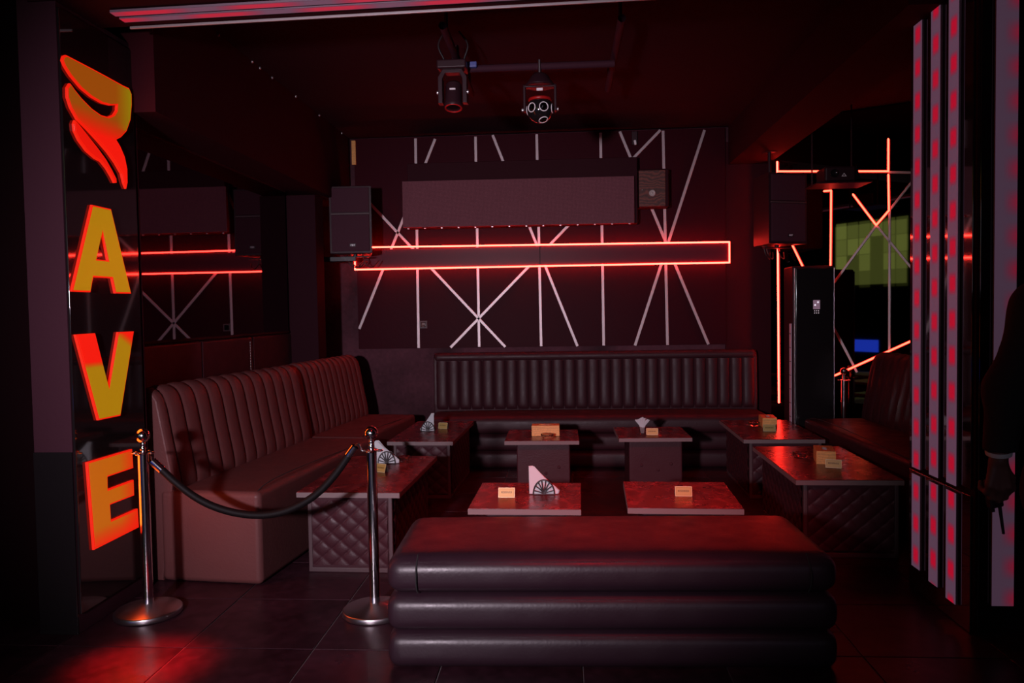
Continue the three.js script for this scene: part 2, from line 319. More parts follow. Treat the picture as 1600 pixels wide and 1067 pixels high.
function ledStrip(name, label, pos, w, L, rot, tex, glow, split) {
  const t = thing(name, label, 'LED strip', pos); t.quaternion.setFromRotationMatrix(rot);
  const seg = split ? split : [[0, 1]];
  for (const [a, b] of seg) {
    const g = new THREE.PlaneGeometry(w, L * (b - a)); const uv = g.attributes.uv; for (let i = 0; i < uv.count; i++) uv.setY(i, a + uv.getY(i) * (b - a));
    const body = rbox(w, L * (b - a), 0.012, 0.003);
    part('housing', body, M.diffuser, t, 0, L * ((a + b) / 2 - 0.5), 0);
    part('led_diffuser', g, std({ color: lin(0.2, 0.13, 0.17), roughness: 0.55, emissive: 0xffffff, emissiveMap: tex, emissiveIntensity: glow }), t, 0, L * ((a + b) / 2 - 0.5), 0.0075);
  }
  return t;
}
{
  const basis = (x, y) => new THREE.Matrix4().makeBasis(x, y, x.clone().cross(y));
  const jamb = basis(new THREE.Vector3(0, 0, 1), new THREE.Vector3(0, 1, 0)); // its face looks to... x cross y = -x
  const names = ['LED strip on the right jamb nearest the booth, red dots glowing through', 'middle one of the three LED strips on the right jamb', 'third LED strip on the right jamb, next to its front corner'];
  [[4.365, 0.14], [4.163, 0.12], [3.977, 0.1]].forEach(([z, b], i) => {
    const L = 3.66 - b;
    ledStrip('led_strip', names[i], new THREE.Vector3(1.917, b + L / 2, -z), 0.1, L, basis(new THREE.Vector3(0, 0, 1), new THREE.Vector3(0, 1, 0)), ledTex(20, [0.1, 0.75, 0.6][i], 0.34, 0.4), 1, [[0, (0.655 - b) / L], [(0.69 - b) / L, 1]]);
  });
  ledStrip('led_strip', 'wide LED strip on the front of the right jamb, beside the person in the suit', V(2.05, 1.63, 3.78), 0.1, 2.95, basis(new THREE.Vector3(1, 0, 0), new THREE.Vector3(0, 1, 0)), ledTex(19, 0.3, 0.42, -1), 0.62);
  const hn = ['LED strip under the header beam, the one nearer the hall', 'LED strip under the header beam, the one nearer the booth'];
  [3.845, 3.928].forEach((z, i) => ledStrip('led_strip', hn[i], new THREE.Vector3(-0.2, 3.147, -z), 0.055, 4.1, basis(new THREE.Vector3(0, 0, -1), new THREE.Vector3(1, 0.014, 0).normalize()), ledTex(7, 0.2 + 0.4 * i, 0.4, 0.6), 1));
  const e = thing('edge_profile', 'thin bright metal profile along the lower back edge of the header beam', 'trim', V(-0.2, 3.134, 4.05));
  part('profile', rbox(4.15, 0.014, 0.012, 0.003), M.strip, e); e.rotation.z = 0.014; e.position.y = 3.147;
}
// ------------------------------------------------------------------ the sign on the left pillar
{
  const t = thing('illuminated_sign', 'tall illuminated sign on the left pillar, glowing orange letters read downwards below a flame shape', 'sign', V(-2.44, 0, 4.017), Math.PI / 2);
  // in the sign's own axes x runs into the booth (measured as depth z - 3.95) and z looks out of the pillar
  part('backing_panel', rbox(0.64, 3.0, 0.012, 0.003), M.acrylic, t, 0.0, 1.6, 0.0);
  const faceMat = (fn) => {
    const w = 128, d = new Uint8Array(w * w * 4);
    for (let y = 0; y < w; y++) for (let x = 0; x < w; x++) { const c = fn(x / w, y / w); for (let k = 0; k < 3; k++) d[(y * w + x) * 4 + k] = c[k]; d[(y * w + x) * 4 + 3] = 255; }
    const tex = new THREE.DataTexture(d, w, w); tex.magFilter = tex.minFilter = THREE.LinearFilter; tex.colorSpace = THREE.SRGBColorSpace; tex.needsUpdate = true;
    return std({ color: lin(0.08, 0.02, 0.01), roughness: 0.35, emissive: 0xffffff, emissiveMap: tex, emissiveIntensity: 1 });
  };
  const mixc = (a, b, k) => a.map((v, i) => v + (b[i] - v) * Math.max(0, Math.min(1, k)));
  const rim = std({ color: lin(0.2, 0.02, 0.01), roughness: 0.4, emissive: lin(1, 0.012, 0.002), emissiveIntensity: 0.8 });
  const YEL = [164, 118, 5], ORA = [184, 92, 7], RD = [240, 22, 8], DK = [146, 70, 7];
  function letter(pts, holes, mat, box4, name = 'letter') {
    const at = ([z, y]) => [(z - 3.95) * 1.017, 1.585 + (y - 1.585) * 1.017], P = pts.map(at), H = (holes || []).map(h => h.map(at));
    const l = part('letter_body', extrude(P, 0.01, 0.002, H), rim, t, 0, 0, 0.008); l.name = name;
    // the lit face, drawn in a little from the red rim
    const inset = (poly, d) => { // offset towards the inside
      const n = poly.length, area = poly.reduce((s, p, i) => s + p[0] * poly[(i + 1) % n][1] - poly[(i + 1) % n][0] * p[1], 0), sg = area > 0 ? 1 : -1;
      return poly.map((p, i) => {
        const a = poly[(i + n - 1) % n], b = poly[(i + 1) % n], e1 = [p[0] - a[0], p[1] - a[1]], e2 = [b[0] - p[0], b[1] - p[1]], l1 = Math.hypot(...e1) || 1, l2 = Math.hypot(...e2) || 1;
        const n1 = [-e1[1] / l1 * sg, e1[0] / l1 * sg], n2 = [-e2[1] / l2 * sg, e2[0] / l2 * sg], k = Math.max(0.5, 1 + n1[0] * n2[0] + n1[1] * n2[1]);
        return [p[0] + d * (n1[0] + n2[0]) / k, p[1] + d * (n1[1] + n2[1]) / k];
      });
    };
    const g = extrude(inset(P, 0.006), 0.002, 0, H.map(h => inset(h, -0.006))), uv = g.attributes.uv, p = g.attributes.position;
    const [xa, xb, ya, yb] = box4; for (let i = 0; i < uv.count; i++) uv.setXY(i, (p.getX(i) / 1.017 + 3.95 - xa) / (xb - xa), ((p.getY(i) - 1.585) / 1.017 + 1.585 - ya) / (yb - ya));
    part('letter_face', g, mat, l, 0, 0, 0.0125);
  }
  const R1 = [[3.66, 2.853], [3.865, 2.852], [3.995, 2.85], [4.147, 2.846], [4.203, 2.848], [4.226, 2.822], [4.224, 2.765], [4.206, 2.678], [4.164, 2.607], [4.108, 2.562], [4.06, 2.537], [4.097, 2.508], [4.137, 2.459], [4.157, 2.398], [4.155, 2.324], [4.141, 2.29], [4.121, 2.318], [4.103, 2.364], [4.049, 2.41], [3.984, 2.453], [3.907, 2.491], [3.809, 2.534], [3.732, 2.564], [3.683, 2.61], [3.66, 2.654], [3.661, 2.698], [3.683, 2.724], [3.717, 2.703], [3.769, 2.676], [3.853, 2.646], [3.929, 2.633], [3.995, 2.638], [4.051, 2.665], [4.078, 2.695], [4.083, 2.727], [4.02, 2.709], [3.946, 2.701], [3.857, 2.708], [3.772, 2.728], [3.692, 2.766], [3.649, 2.798], [3.632, 2.82], [3.64, 2.84]];
  const R2 = [[3.712, 2.553], [3.73, 2.546], [3.806, 2.503], [3.888, 2.457], [3.962, 2.409], [4.014, 2.362], [4.048, 2.326], [4.05, 2.308], [4.034, 2.304], [4.008, 2.332], [3.968, 2.366], [3.92, 2.394], [3.87, 2.4], [3.798, 2.424], [3.738, 2.464], [3.706, 2.502], [3.702, 2.534]];
  letter(R1, null, faceMat((u, v) => mixc(mixc(RD, DK, (v - 0.42) * 5), [140, 120, 6], (u - 0.72) * 4 * (v > 0.55 ? 1 : 0))), [3.63, 4.23, 2.28, 2.86], 'flame_shape');
  letter(R2, null, faceMat(() => [228, 18, 6]), [3.7, 4.1, 2.3, 2.6], 'flame_shape');
  letter([[3.826, 2.156], [3.988, 2.156], [4.151, 1.717], [4.004, 1.715], [3.979, 1.794], [3.809, 1.793], [3.782, 1.716], [3.636, 1.716]], [[[3.904, 2.036], [3.842, 1.883], [3.947, 1.883]]], faceMat(() => YEL), [3.6, 4.2, 1.7, 2.2]);
  letter([[3.653, 1.503], [3.808, 1.505], [3.912, 1.213], [4.017, 1.505], [4.165, 1.505], [4.007, 1.06], [3.813, 1.063]], null, faceMat((u, v) => mixc(YEL, RD, u < 0.5 ? (v - 0.6) * 14 : (v - 0.86 + (u - 0.8) * 0.6) * 8)), [3.65, 4.17, 1.06, 1.51]);
  letter([[3.707, 0.864], [4.107, 0.858], [4.112, 0.756], [3.869, 0.759], [3.867, 0.69], [4.111, 0.687], [4.111, 0.604], [3.882, 0.609], [3.886, 0.522], [4.142, 0.519], [4.147, 0.416], [3.737, 0.417]], null, faceMat((u, v) => mixc(mixc(ORA, RD, (u - 0.62) * 2.2), RD, (0.22 - v) * 4)), [3.7, 4.15, 0.41, 0.87]);
  for (const [y, h, p] of [[2.6, 0.4, 0.9], [1.93, 0.4, 1.0], [1.28, 0.4, 1.0], [0.64, 0.4, 1.0]]) areaLight(new THREE.Vector3(-2.405, y, -4.0), new THREE.Vector3(0, y, -4.0), 0.36, h, lin(1, 0.1, 0.01), p * 3.5);
}
// ------------------------------------------------------------------ seats
const channelCache = {};
function channelGeo(profile, w, bulge, key) {        // one padded channel swept over a backrest's outline, its sides tucked in
  if (channelCache[key]) return channelCache[key];
  const c = new THREE.CatmullRomCurve3(profile.map(([z, y]) => new THREE.Vector3(0, y, z)), false, 'centripetal'), N = 26, K = 10;
  const pos = [], uv = [], idx = [];
  for (let i = 0; i <= N; i++) {
    const p = c.getPointAt(i / N), t = c.getTangentAt(i / N), n = new THREE.Vector3(0, -t.z, t.y).normalize(); // out of the seat
    if (i === 0) n.set(0, n.y, n.z);
    for (let k = 0; k <= K; k++) {
      const u = (k / K) * 2 - 1, e = bulge * Math.pow(Math.max(0, 1 - u * u), 0.55) * Math.min(1, i / 2 + 0.35);
      pos.push((u * w) / 2, p.y - n.y * -e, p.z - n.z * -e); uv.push((u * w) / 2, (i / N) * c.getLength());
    }
  }
  for (let i = 0; i < N; i++) for (let k = 0; k < K; k++) { const a = i * (K + 1) + k, b = a + K + 1; idx.push(a, a + 1, b, b, a + 1, b + 1); }
  const g = new THREE.BufferGeometry(); g.setAttribute('position', new THREE.Float32BufferAttribute(pos, 3)); g.setAttribute('uv', new THREE.Float32BufferAttribute(uv, 2)); g.setIndex(idx); g.computeVertexNormals();
  return (channelCache[key] = g);
}
function sideShape(prof, L) { // upholstered core of a backrest: outline (z, y) extruded along x
  const g = extrude(prof.map(([z, y]) => [-z, y]), L - 0.02, 0.01); g.rotateY(Math.PI / 2); g.translate(0.01, 0, 0); return boxUV(g);
}
function sofa(label, origin, turn, L, n, D = 0.72, H = 1.165, mat = M.leather, group) {
  const t = thing('sofa', label, 'sofa', origin, turn, group);
  part('seat', rbox(L + 0.024, 0.55, D - 0.17, 0.035, 5), mat, t, L / 2, 0.277, 0.17 + (D - 0.17) / 2);
  const core = [[0.0, 0.01], [0.16, 0.01], [0.23, 0.5], [0.245, 0.6], [0.155, H - 0.085], [0.128, H - 0.045], [0.085, H - 0.025], [0.04, H - 0.035], [0.0, H - 0.08]];
  const b = part('backrest', sideShape(core, L), mat, t);
  const w = (L - 0.11) / n, prof = [[0.265, 0.552], [0.257, 0.62], [0.215, 0.84], [0.17, H - 0.1], [0.145, H - 0.045], [0.1, H - 0.014], [0.055, H - 0.016], [0.014, H - 0.05], [-0.002, H - 0.1]];
  const g = channelGeo(prof, w, 0.016, 's' + w.toFixed(4) + H);
  for (let i = 0; i < n; i++) part('channel', g, mat, b, 0.085 + w * (i + 0.5), 0, 0);
  part('end_channel', channelGeo(prof.map(([z, y]) => [z - 0.006, y - 0.004]), 0.082, 0.012, 'end' + H), mat, b, 0.043, 0, 0);
  part('seam', tube([new THREE.Vector3(0.004, 0.03, D - 0.03), new THREE.Vector3(0.004, 0.5, D - 0.03), new THREE.Vector3(0.02, 0.545, D - 0.032), new THREE.Vector3(L - 0.02, 0.545, D - 0.03)], 0.003), M.thread, t);
  return t;
}
const S6 = THREE.MathUtils.degToRad(84);
sofa('long brown leather sofa at left with channelled back, the part nearest the rope', V(-2.592, 0, 4.485), S6, 1.93, 12, 0.812);
sofa('brown leather sofa at left with channelled back, the far part meeting the back wall', V(-2.425, 0, 6.44), S6, 1.45, 11, 0.755);
sofa('dark leather sofa along the right wall, mostly hidden by the jamb', V(2.98, 0, 7.34), -Math.PI / 2 + 0.03, 2.6, 17, 0.78, 1.16, M.leatherDark);
function cushion(w, h, d, r) {                          // a box with soft rounded edges, finely divided towards its edges
  const g = new THREE.BoxGeometry(2, 2, 2, 36, 16, 20), p = g.attributes.position, H = [w / 2, h / 2, d / 2], v = new THREE.Vector3();
  for (let i = 0; i < p.count; i++) {
    v.fromBufferAttribute(p, i); const a = [v.x, v.y, v.z].map((t, k) => Math.sin(t * Math.PI / 2) * H[k]), q = a.map((t, k) => Math.max(-H[k] + r, Math.min(H[k] - r, t))), e = a.map((t, k) => t - q[k]), l = Math.hypot(...e) || 1;
    p.setXYZ(i, ...q.map((t, k) => t + e[k] / l * r));
  }
  g.deleteAttribute('uv'); g.deleteAttribute('normal'); return mergeVertices(g, 1e-5);
}
function rolls(t, w, d, hs, mat, r = 0.055, x = 0, z = 0) {
  let y = 0; hs.forEach((h, i) => {
    const g = cushion(w, h + 0.006, d, i === hs.length - 1 ? r : r * 0.8), p = g.attributes.position;
    // a filled cushion: the faces swell a little in their middle
    for (let k = 0; k < p.count; k++) {
      const X = p.getX(k) / (w / 2), Y = p.getY(k) / (h / 2), Z = p.getZ(k) / (d / 2), sw = 0.012, sf = 0.02;
      p.setX(k, p.getX(k) + Math.sign(X) * Math.max(0, Math.abs(X) - 0.9) * 10 * sw * Math.max(0, 1 - Y * Y));
      p.setZ(k, p.getZ(k) + Math.sign(Z) * Math.max(0, Math.abs(Z) - 0.8) * 5 * sf * Math.max(0, 1 - Math.abs(Y) ** 2.4));
      if (i === hs.length - 1 && Y > 0.2) p.setY(k, p.getY(k) + 0.018 * Math.max(0, 1 - X * X * X * X) * Math.max(0, 1 - Z * Z) * Y);
    }
    g.computeVertexNormals(); const gg = boxUV(g);
    part(i === hs.length - 1 ? 'seat_cushion' : 'padded_roll', gg, mat, t, x, y + h / 2, z); y += h;
  });
}
{
  const t = thing('bench', 'big black leather bench of three padded rolls in the foreground', 'bench', V(0.176, 0, 3.74), 0.027);
  rolls(t, 1.96, 0.7, [0.168, 0.166, 0.17], M.leatherShiny, 0.06);
  for (const x of [-0.85, 0.86]) part('seam', tube([new THREE.Vector3(x, 0.345, 0.348), new THREE.Vector3(x, 0.38, 0.376), new THREE.Vector3(x, 0.425, 0.385), new THREE.Vector3(x, 0.47, 0.362), new THREE.Vector3(x, 0.503, 0.315)], 0.0035), M.thread, t);
}
{
  const t = thing('bench', 'long dark leather wall bench with upright channels below the back wall', 'bench', V(-1.4, 0, 8.36));
  const w = 3.42; rolls(t, w, 0.57, [0.175, 0.17, 0.175], M.leatherDark, 0.05, w / 2, 0.285);
  const n = 27, L = 3.4, H = 1.15, core = [[0.0, 0.5], [0.11, 0.5], [0.12, 0.6], [0.1, H - 0.06], [0.07, H - 0.02], [0.03, H - 0.02], [0.0, H - 0.05]];
  const b = part('backrest', sideShape(core, L), M.leatherDark, t), cw = (L - 0.06) / n;
  part('top_roll', (() => { const g = new THREE.CapsuleGeometry(0.05, L - 0.1, 6, 16); g.rotateZ(Math.PI / 2); return boxUV(g); })(), M.leatherDark, b, L / 2, H - 0.05, 0.08);
  const g = channelGeo([[0.12, 0.545], [0.13, 0.6], [0.128, 0.75], [0.118, H - 0.14], [0.112, H - 0.09]], cw, 0.026, 'bb');
  for (let i = 0; i < n; i++) part('channel', g, M.leatherDark, b, 0.03 + cw * (i + 0.5), 0, 0);
}
// ------------------------------------------------------------------ tables
function quilted(w, h, p = 0.118) {                     // diamond quilting: stitched grooves, padded diamonds
  const nx = Math.round(w / 0.007), ny = Math.round(h / 0.007), g = new THREE.PlaneGeometry(w, h, nx, ny), q = g.attributes.position;
  for (let i = 0; i < q.count; i++) {
    const x = q.getX(i), y = q.getY(i), a = Math.abs(Math.sin(Math.PI * (x / p + y / (p * 0.86)))), b = Math.abs(Math.sin(Math.PI * (x / p - y / (p * 0.86))));
    q.setZ(i, 0.014 * Math.pow(a * b, 0.27));
  }
  g.computeVertexNormals(); const uv = g.attributes.uv; for (let i = 0; i < uv.count; i++) uv.setXY(i, q.getX(i), q.getY(i)); return g;
}
const H_T = 0.503;
function table(label, x, z, w, d, r, kind, pw, pd, dx = 0, dz = 0) {
  const t = thing('table', label, 'table', V(x, 0, z), -r);
  part('tabletop', rbox(w, 0.034, d, 0.002, 1), M.top, t, 0, H_T - 0.017, 0);
  const e = 0.03, y = H_T - 0.0185;
  const band = [[w + 0.003, 0.003, 0, d / 2 + 0.0005], [w + 0.003, 0.003, 0, -d / 2 - 0.0005], [0.003, d, w / 2 + 0.0005, 0], [0.003, d, -w / 2 - 0.0005, 0]];
  part('edge_band', merge(band.map(([a, b, c, f]) => move(box(a, e, b), c, 0, f))), M.edge, t, 0, y, 0);
  const ph = H_T - 0.034;
  const pz = dz, ped = part('pedestal', rbox(pw, ph, pd, 0.012), M.leatherTable, t, dx, ph / 2, pz);
  if (kind === 'quilted') {
    const gf = quilted(pw - 0.05, ph - 0.07), gs = quilted(pd - 0.05, ph - 0.07);
    part('quilted_panel', gf, M.leatherTable, ped, 0, 0.012, pd / 2); part('quilted_panel', gf, M.leatherTable, ped, 0, 0.012, -pd / 2).rotation.y = Math.PI;
    part('quilted_panel', gs, M.leatherTable, ped, pw / 2, 0.012, 0).rotation.y = Math.PI / 2; part('quilted_panel', gs, M.leatherTable, ped, -pw / 2, 0.012, 0).rotation.y = -Math.PI / 2;
    for (const sx of [-1, 1]) for (const sz of [-1, 1]) part('corner_trim', rbox(0.026, ph, 0.026, 0.006), M.frame, ped, sx * (pw / 2 - 0.008), 0, sz * (pd / 2 - 0.008));
    part('base_trim', rbox(pw + 0.01, 0.03, pd + 0.01, 0.005), M.frame, ped, 0, -ph / 2 + 0.0155, 0);
  } else for (const [bx, by] of [[-0.12, 0.02], [0.02, -0.02], [0.13, 0.03]]) part('tuft_button', new THREE.SphereGeometry(0.013, 10, 6).scale(1, 1, 0.45), M.leatherTable, ped, bx, by, pd / 2);
  return t;
}
table('long low table with quilted base on the left, the one behind the chrome post', -1.307, 5.2, 0.638, 1.189, 0.028, 'quilted', 0.52, 1.06, 0.0, 0.03);
table('long low table with quilted base at the far end of the left sofa', -1.205, 7.04, 0.56, 1.2, 0.03, 'quilted', 0.48, 1.06);
table('small square table on a leather pedestal at the back, carrying the wooden tissue box', -0.2, 6.745, 0.618, 0.6, -0.004, 'plain', 0.45, 0.45, 0.01);
table('small square table on a leather pedestal at the back, carrying the glass of folded napkins', 0.75, 6.871, 0.606, 0.61, -0.011, 'plain', 0.45, 0.45, 0.01);
table('small red-brown table behind the front bench, the left one with a napkin holder', -0.225, 4.538, 0.618, 0.645, 0.021, 'plain', 0.45, 0.45);
table('small red-brown table behind the front bench, the right one with only a gold sign', 0.656, 4.561, 0.617, 0.651, 0.038, 'plain', 0.45, 0.45);
table('long low table with quilted base on the right, the nearer one', 1.769, 5.532, 0.649, 1.203, 0.016, 'quilted', 0.57, 1.08, 0.02, 0.02);
table('long low table with quilted base on the right, the farther one below the air conditioner', 1.794, 7.025, 0.645, 1.131, 0.02, 'quilted', 0.57, 1.0, 0.02, 0.02);

// ------------------------------------------------------------------ things on the tables
const FAN = (() => { // one arched plate: rim, base bar and fanned ribs
  const R = 0.062, gs = [], pt = (x, y) => new THREE.Vector3(x, y, 0), arc = [];
  for (let i = 0; i <= 20; i++) { const a = Math.PI * i / 20; arc.push(pt(Math.cos(a) * R, 0.004 + Math.sin(a) * R * 1.36)); }
  gs.push(tube(arc, 0.0042, false, 6, 40)); gs.push(tube([pt(-R, 0.003), pt(R, 0.003)], 0.003, false, 6));
  for (const s of [-1, 1]) for (const [a, bend] of [[78, 0.1], [57, 0.24], [36, 0.36], [15, 0.36]]) {
    const q = a * Math.PI / 180, ex = s * Math.cos(q) * R, ey = 0.004 + Math.sin(q) * R * 1.36;
    gs.push(tube([pt(0, 0.006), pt(ex * (0.5 - bend * 0.35), ey * 0.5 + bend * 0.008), pt(ex, ey)], 0.0038, false, 6, 12));
  }
  return merge(gs);
})();
function napkinHolder(label, x, z, r) {
  const t = thing('napkin_holder', label, 'napkin holder', V(x, H_T, z), r);
  for (const s of [1, -1]) part('fan_plate', FAN, M.wire, t, 0, 0, s * 0.0205);
  part('base_plate', rbox(0.122, 0.003, 0.044, 0.001), M.wire, t, 0, 0.0016, 0);
  return t;
}
function napkins(label, x, z, r, flip) {
  const t = thing('napkin_stack', label, 'napkins', V(x, H_T + 0.0035, z), r);
  for (let i = 0; i < 8; i++) {
    const j = () => (rnd() - 0.5) * 0.012, P = [[-0.08 + j(), 0.001], [-0.083 + j(), 0.157 + j()], [-0.058 + j(), 0.158 + j()], [0.004 + j(), 0.094], [0.0625 + j(), 0.042], [0.088 + j(), 0.02], [0.083 + j(), 0.001]];
    const g = extrude(P.map(([a, b]) => [flip ? -a * 0.72 - 0.005 : a, b * (flip ? 1 : 1)]), 0.0022, 0.0003);
    part('folded_napkin', g, M.paper, t, 0, 0, -0.0125 + i * 0.0031);
  }
}
napkinHolder('black fan-shaped napkin holder on the small front table', -0.132, 4.56, 0.0);
napkins('white folded napkins in the holder on the small front table', -0.132, 4.56, 0.0);
napkinHolder('black fan-shaped napkin holder on the left table, half behind the chrome post', -1.286, 5.5, 0.05);
napkins('white folded napkins on the left table, half behind the chrome post', -1.286, 5.5, 0.05);
napkinHolder('black fan-shaped napkin holder on the far left table', -1.25, 7.0, 0.0);
napkins('white folded napkins on the far left table, leaning up to the right', -1.25, 7.0, 0.0, true);
function signTex() {
  const c = document.createElement('canvas'); c.width = 256; c.height = 136; const k = c.getContext('2d');
  k.fillStyle = '#c9a45c'; k.fillRect(0, 0, 256, 136); k.strokeStyle = '#e8cf9a'; k.lineWidth = 9; k.strokeRect(5, 5, 246, 126); k.strokeStyle = '#9a7530'; k.lineWidth = 3; k.strokeRect(18, 18, 220, 100);
  k.fillStyle = '#3d2807'; k.font = 'bold 36px sans-serif'; k.textAlign = 'center'; k.textBaseline = 'middle'; k.fillText('RESERVED', 128, 64);
  const t = new THREE.CanvasTexture(c); t.colorSpace = THREE.SRGBColorSpace; return t;
}
const signFace = std({ color: lin(0.62, 0.68, 0.7), map: signTex(), roughness: 0.45, metalness: 0.2 }), signBack = std({ color: lin(0.03, 0.024, 0.02), roughness: 0.5 });
function reserved(label, x, z, r, w = 0.096) {
  const t = thing('table_sign', label, 'table sign', V(x, H_T, z), r), h = 0.055, lean = 0.018;
  const pl = extrude([[-lean - 0.002, 0], [0, h], [lean + 0.002, 0], [lean - 0.001, 0], [0, h - 0.006], [-lean + 0.001, 0]], w); pl.rotateY(-Math.PI / 2).translate(w / 2, 0, 0);
  part('folded_stand', pl, signBack, t);
  const f = part('lettered_face', new THREE.PlaneGeometry(w, 0.057), signFace, t, 0, h / 2 + 0.0002, lean / 2 + 0.0022); f.rotation.x = -Math.atan2(lean, h);
}
reserved('gold RESERVED sign on the small front table beside the napkin holder', -0.347, 4.49, 0.0);
reserved('gold RESERVED sign alone on the small front table at right', 0.675, 4.52, -0.05);
reserved('gold RESERVED sign turned aside in front of the napkins on the left table', -1.255, 5.21, -0.5, 0.085);
reserved('RESERVED sign seen edge-on behind the napkins on the far left table', -1.135, 7.16, -0.25, 0.09);
reserved('orange-lit RESERVED sign beside the glass of napkins on the back table', 0.745, 6.735, -0.12, 0.1);
reserved('RESERVED sign leaning by the tissue box on the nearer right table', 1.79, 5.315, -0.32, 0.1);
reserved('RESERVED sign in front of the tissue box on the farther right table', 1.775, 6.9, -0.1, 0.105);
function tissueBox(label, x, z, r) {
  const t = thing('tissue_box', label, 'tissue box', V(x, H_T, z), r), w = 0.24, d = 0.125, h = 0.085, k = 0.008;
  for (const s of [-1, 1]) { part('side_board', rbox(w, h, k, 0.0015, 1), M.wood, t, 0, h / 2, s * (d / 2 - k / 2)); part('end_board', rbox(k, h, d - 2 * k, 0.0015, 1), M.wood, t, s * (w / 2 - k / 2), h / 2, 0); }
  part('bottom_board', box(w - 2 * k, 0.005, d - 2 * k), M.wood, t, 0, 0.0035, 0);
  const sl = []; for (let i = 0; i < 24; i++) { const a = i / 24 * 6.2832, c = Math.cos(a), s = Math.sin(a); sl.push([Math.sign(c) * Math.pow(Math.abs(c), 0.6) * 0.06, Math.sign(s) * Math.pow(Math.abs(s), 0.8) * 0.017]); }
  const lid = extrude([[-w / 2 + 0.001, -d / 2 + 0.001], [w / 2 - 0.001, -d / 2 + 0.001], [w / 2 - 0.001, d / 2 - 0.001], [-w / 2 + 0.001, d / 2 - 0.001]], 0.006, 0, [sl]); lid.rotateX(-Math.PI / 2);
  part('lid', boxUV(lid), M.wood, t, 0, h - 0.0005, 0);
  const g = new THREE.PlaneGeometry(0.1, 0.028, 12, 4), p = g.attributes.position; for (let i = 0; i < p.count; i++) p.setZ(i, 0.006 * Math.sin(p.getX(i) * 70) * Math.cos(p.getY(i) * 60) + 0.008 * (1 - Math.pow(p.getX(i) / 0.05, 2)));
  g.rotateX(-Math.PI / 2); g.computeVertexNormals(); part('tissue', g, M.paper, t, 0, h - 0.002, 0);
}
tissueBox('wooden tissue box on the small back table, behind the glass ashtray', -0.172, 6.75, 0.0);
tissueBox('wooden tissue box on the nearer right table, end turned to the viewer', 1.8, 5.53, Math.PI / 2 - 0.22);
tissueBox('wooden tissue box on the farther right table', 1.835, 7.18, Math.PI / 2 - 0.1);
const ASH = (() => {
  const g = lathe([[0, 0], [0.042, 0], [0.052, 0.012], [0.056, 0.034], [0.05, 0.036], [0.045, 0.033], [0.036, 0.012], [0, 0.01]], 14), n = g.toNonIndexed(), p = n.attributes.position; // cut facets; notches in the rim
  for (let i = 0; i < p.count; i++) { const a = Math.atan2(p.getZ(i), p.getX(i)); if (p.getY(i) > 0.03) p.setY(i, p.getY(i) - 0.007 * Math.pow(Math.max(0, Math.cos(a * 7)), 2)); }
  n.computeVertexNormals(); return n;
})();
function ashtray(label, x, z) { const t = thing('ashtray', label, 'ashtray', V(x, H_T + 0.001, z)); part('bowl', ASH, M.glass, t); return t; }
ashtray('cut glass ashtray in front of the tissue box on the back table', -0.155, 6.585);
ashtray('cut glass ashtray behind the napkins on the left table', -1.175, 5.57);
ashtray('cut glass ashtray left of the tissue box on the nearer right table', 1.675, 5.66);
ashtray('cut glass ashtray left of the tissue box on the farther right table', 1.715, 7.2);
ashtray('pale glass ashtray behind the sign on the back table with the napkin glass', 0.79, 6.86);
for (const [dx, l] of [[0, 'left'], [0.028, 'right']]) { const t = thing('coin', `small shiny coin near the far edge of the left table, the ${l} of two`, 'coin', V(-1.075 + dx, H_T + 0.0005, 5.69)); part('disc', new THREE.CylinderGeometry(0.011, 0.011, 0.003, 18).translate(0, 0.0015, 0), M.steel, t); }
{
  const t = thing('drinking_glass', 'small drinking glass on the back table holding folded napkins', 'glass', V(0.665, H_T + 0.001, 6.77));
  part('tumbler', lathe([[0, 0], [0.024, 0], [0.028, 0.062], [0.026, 0.062], [0.022, 0.006], [0, 0.006]], 24), M.glass, t);
  const n = thing('napkin_bunch', 'fan of folded white napkins standing in the drinking glass on the back table', 'napkins', V(0.665, H_T + 0.009, 6.77));
  for (let i = 0; i < 9; i++) {
    const a = (i - 4) / 4, g = extrude([[-0.006, 0], [0.006, 0], [0.0085, 0.07], [0.015, 0.13 + 0.01 * rnd()], [0, 0.138], [-0.015, 0.13 - 0.008 * rnd()], [-0.0085, 0.07]], 0.0025), p = g.attributes.position;
    for (let k = 0; k < p.count; k++) { const y = p.getY(k), s = Math.max(0, y - 0.045) / 0.09; p.setX(k, p.getX(k) * 0.8 + a * (0.011 + 0.042 * Math.pow(s, 1.3))); p.setY(k, y - Math.abs(a) * 0.022 * s); p.setZ(k, p.getZ(k) + (i % 2 ? 0.008 : -0.008) + (i % 3 - 1) * 0.012 * s); }
    g.computeVertexNormals(); part('folded_napkin', g, M.paper, n);
  }
}
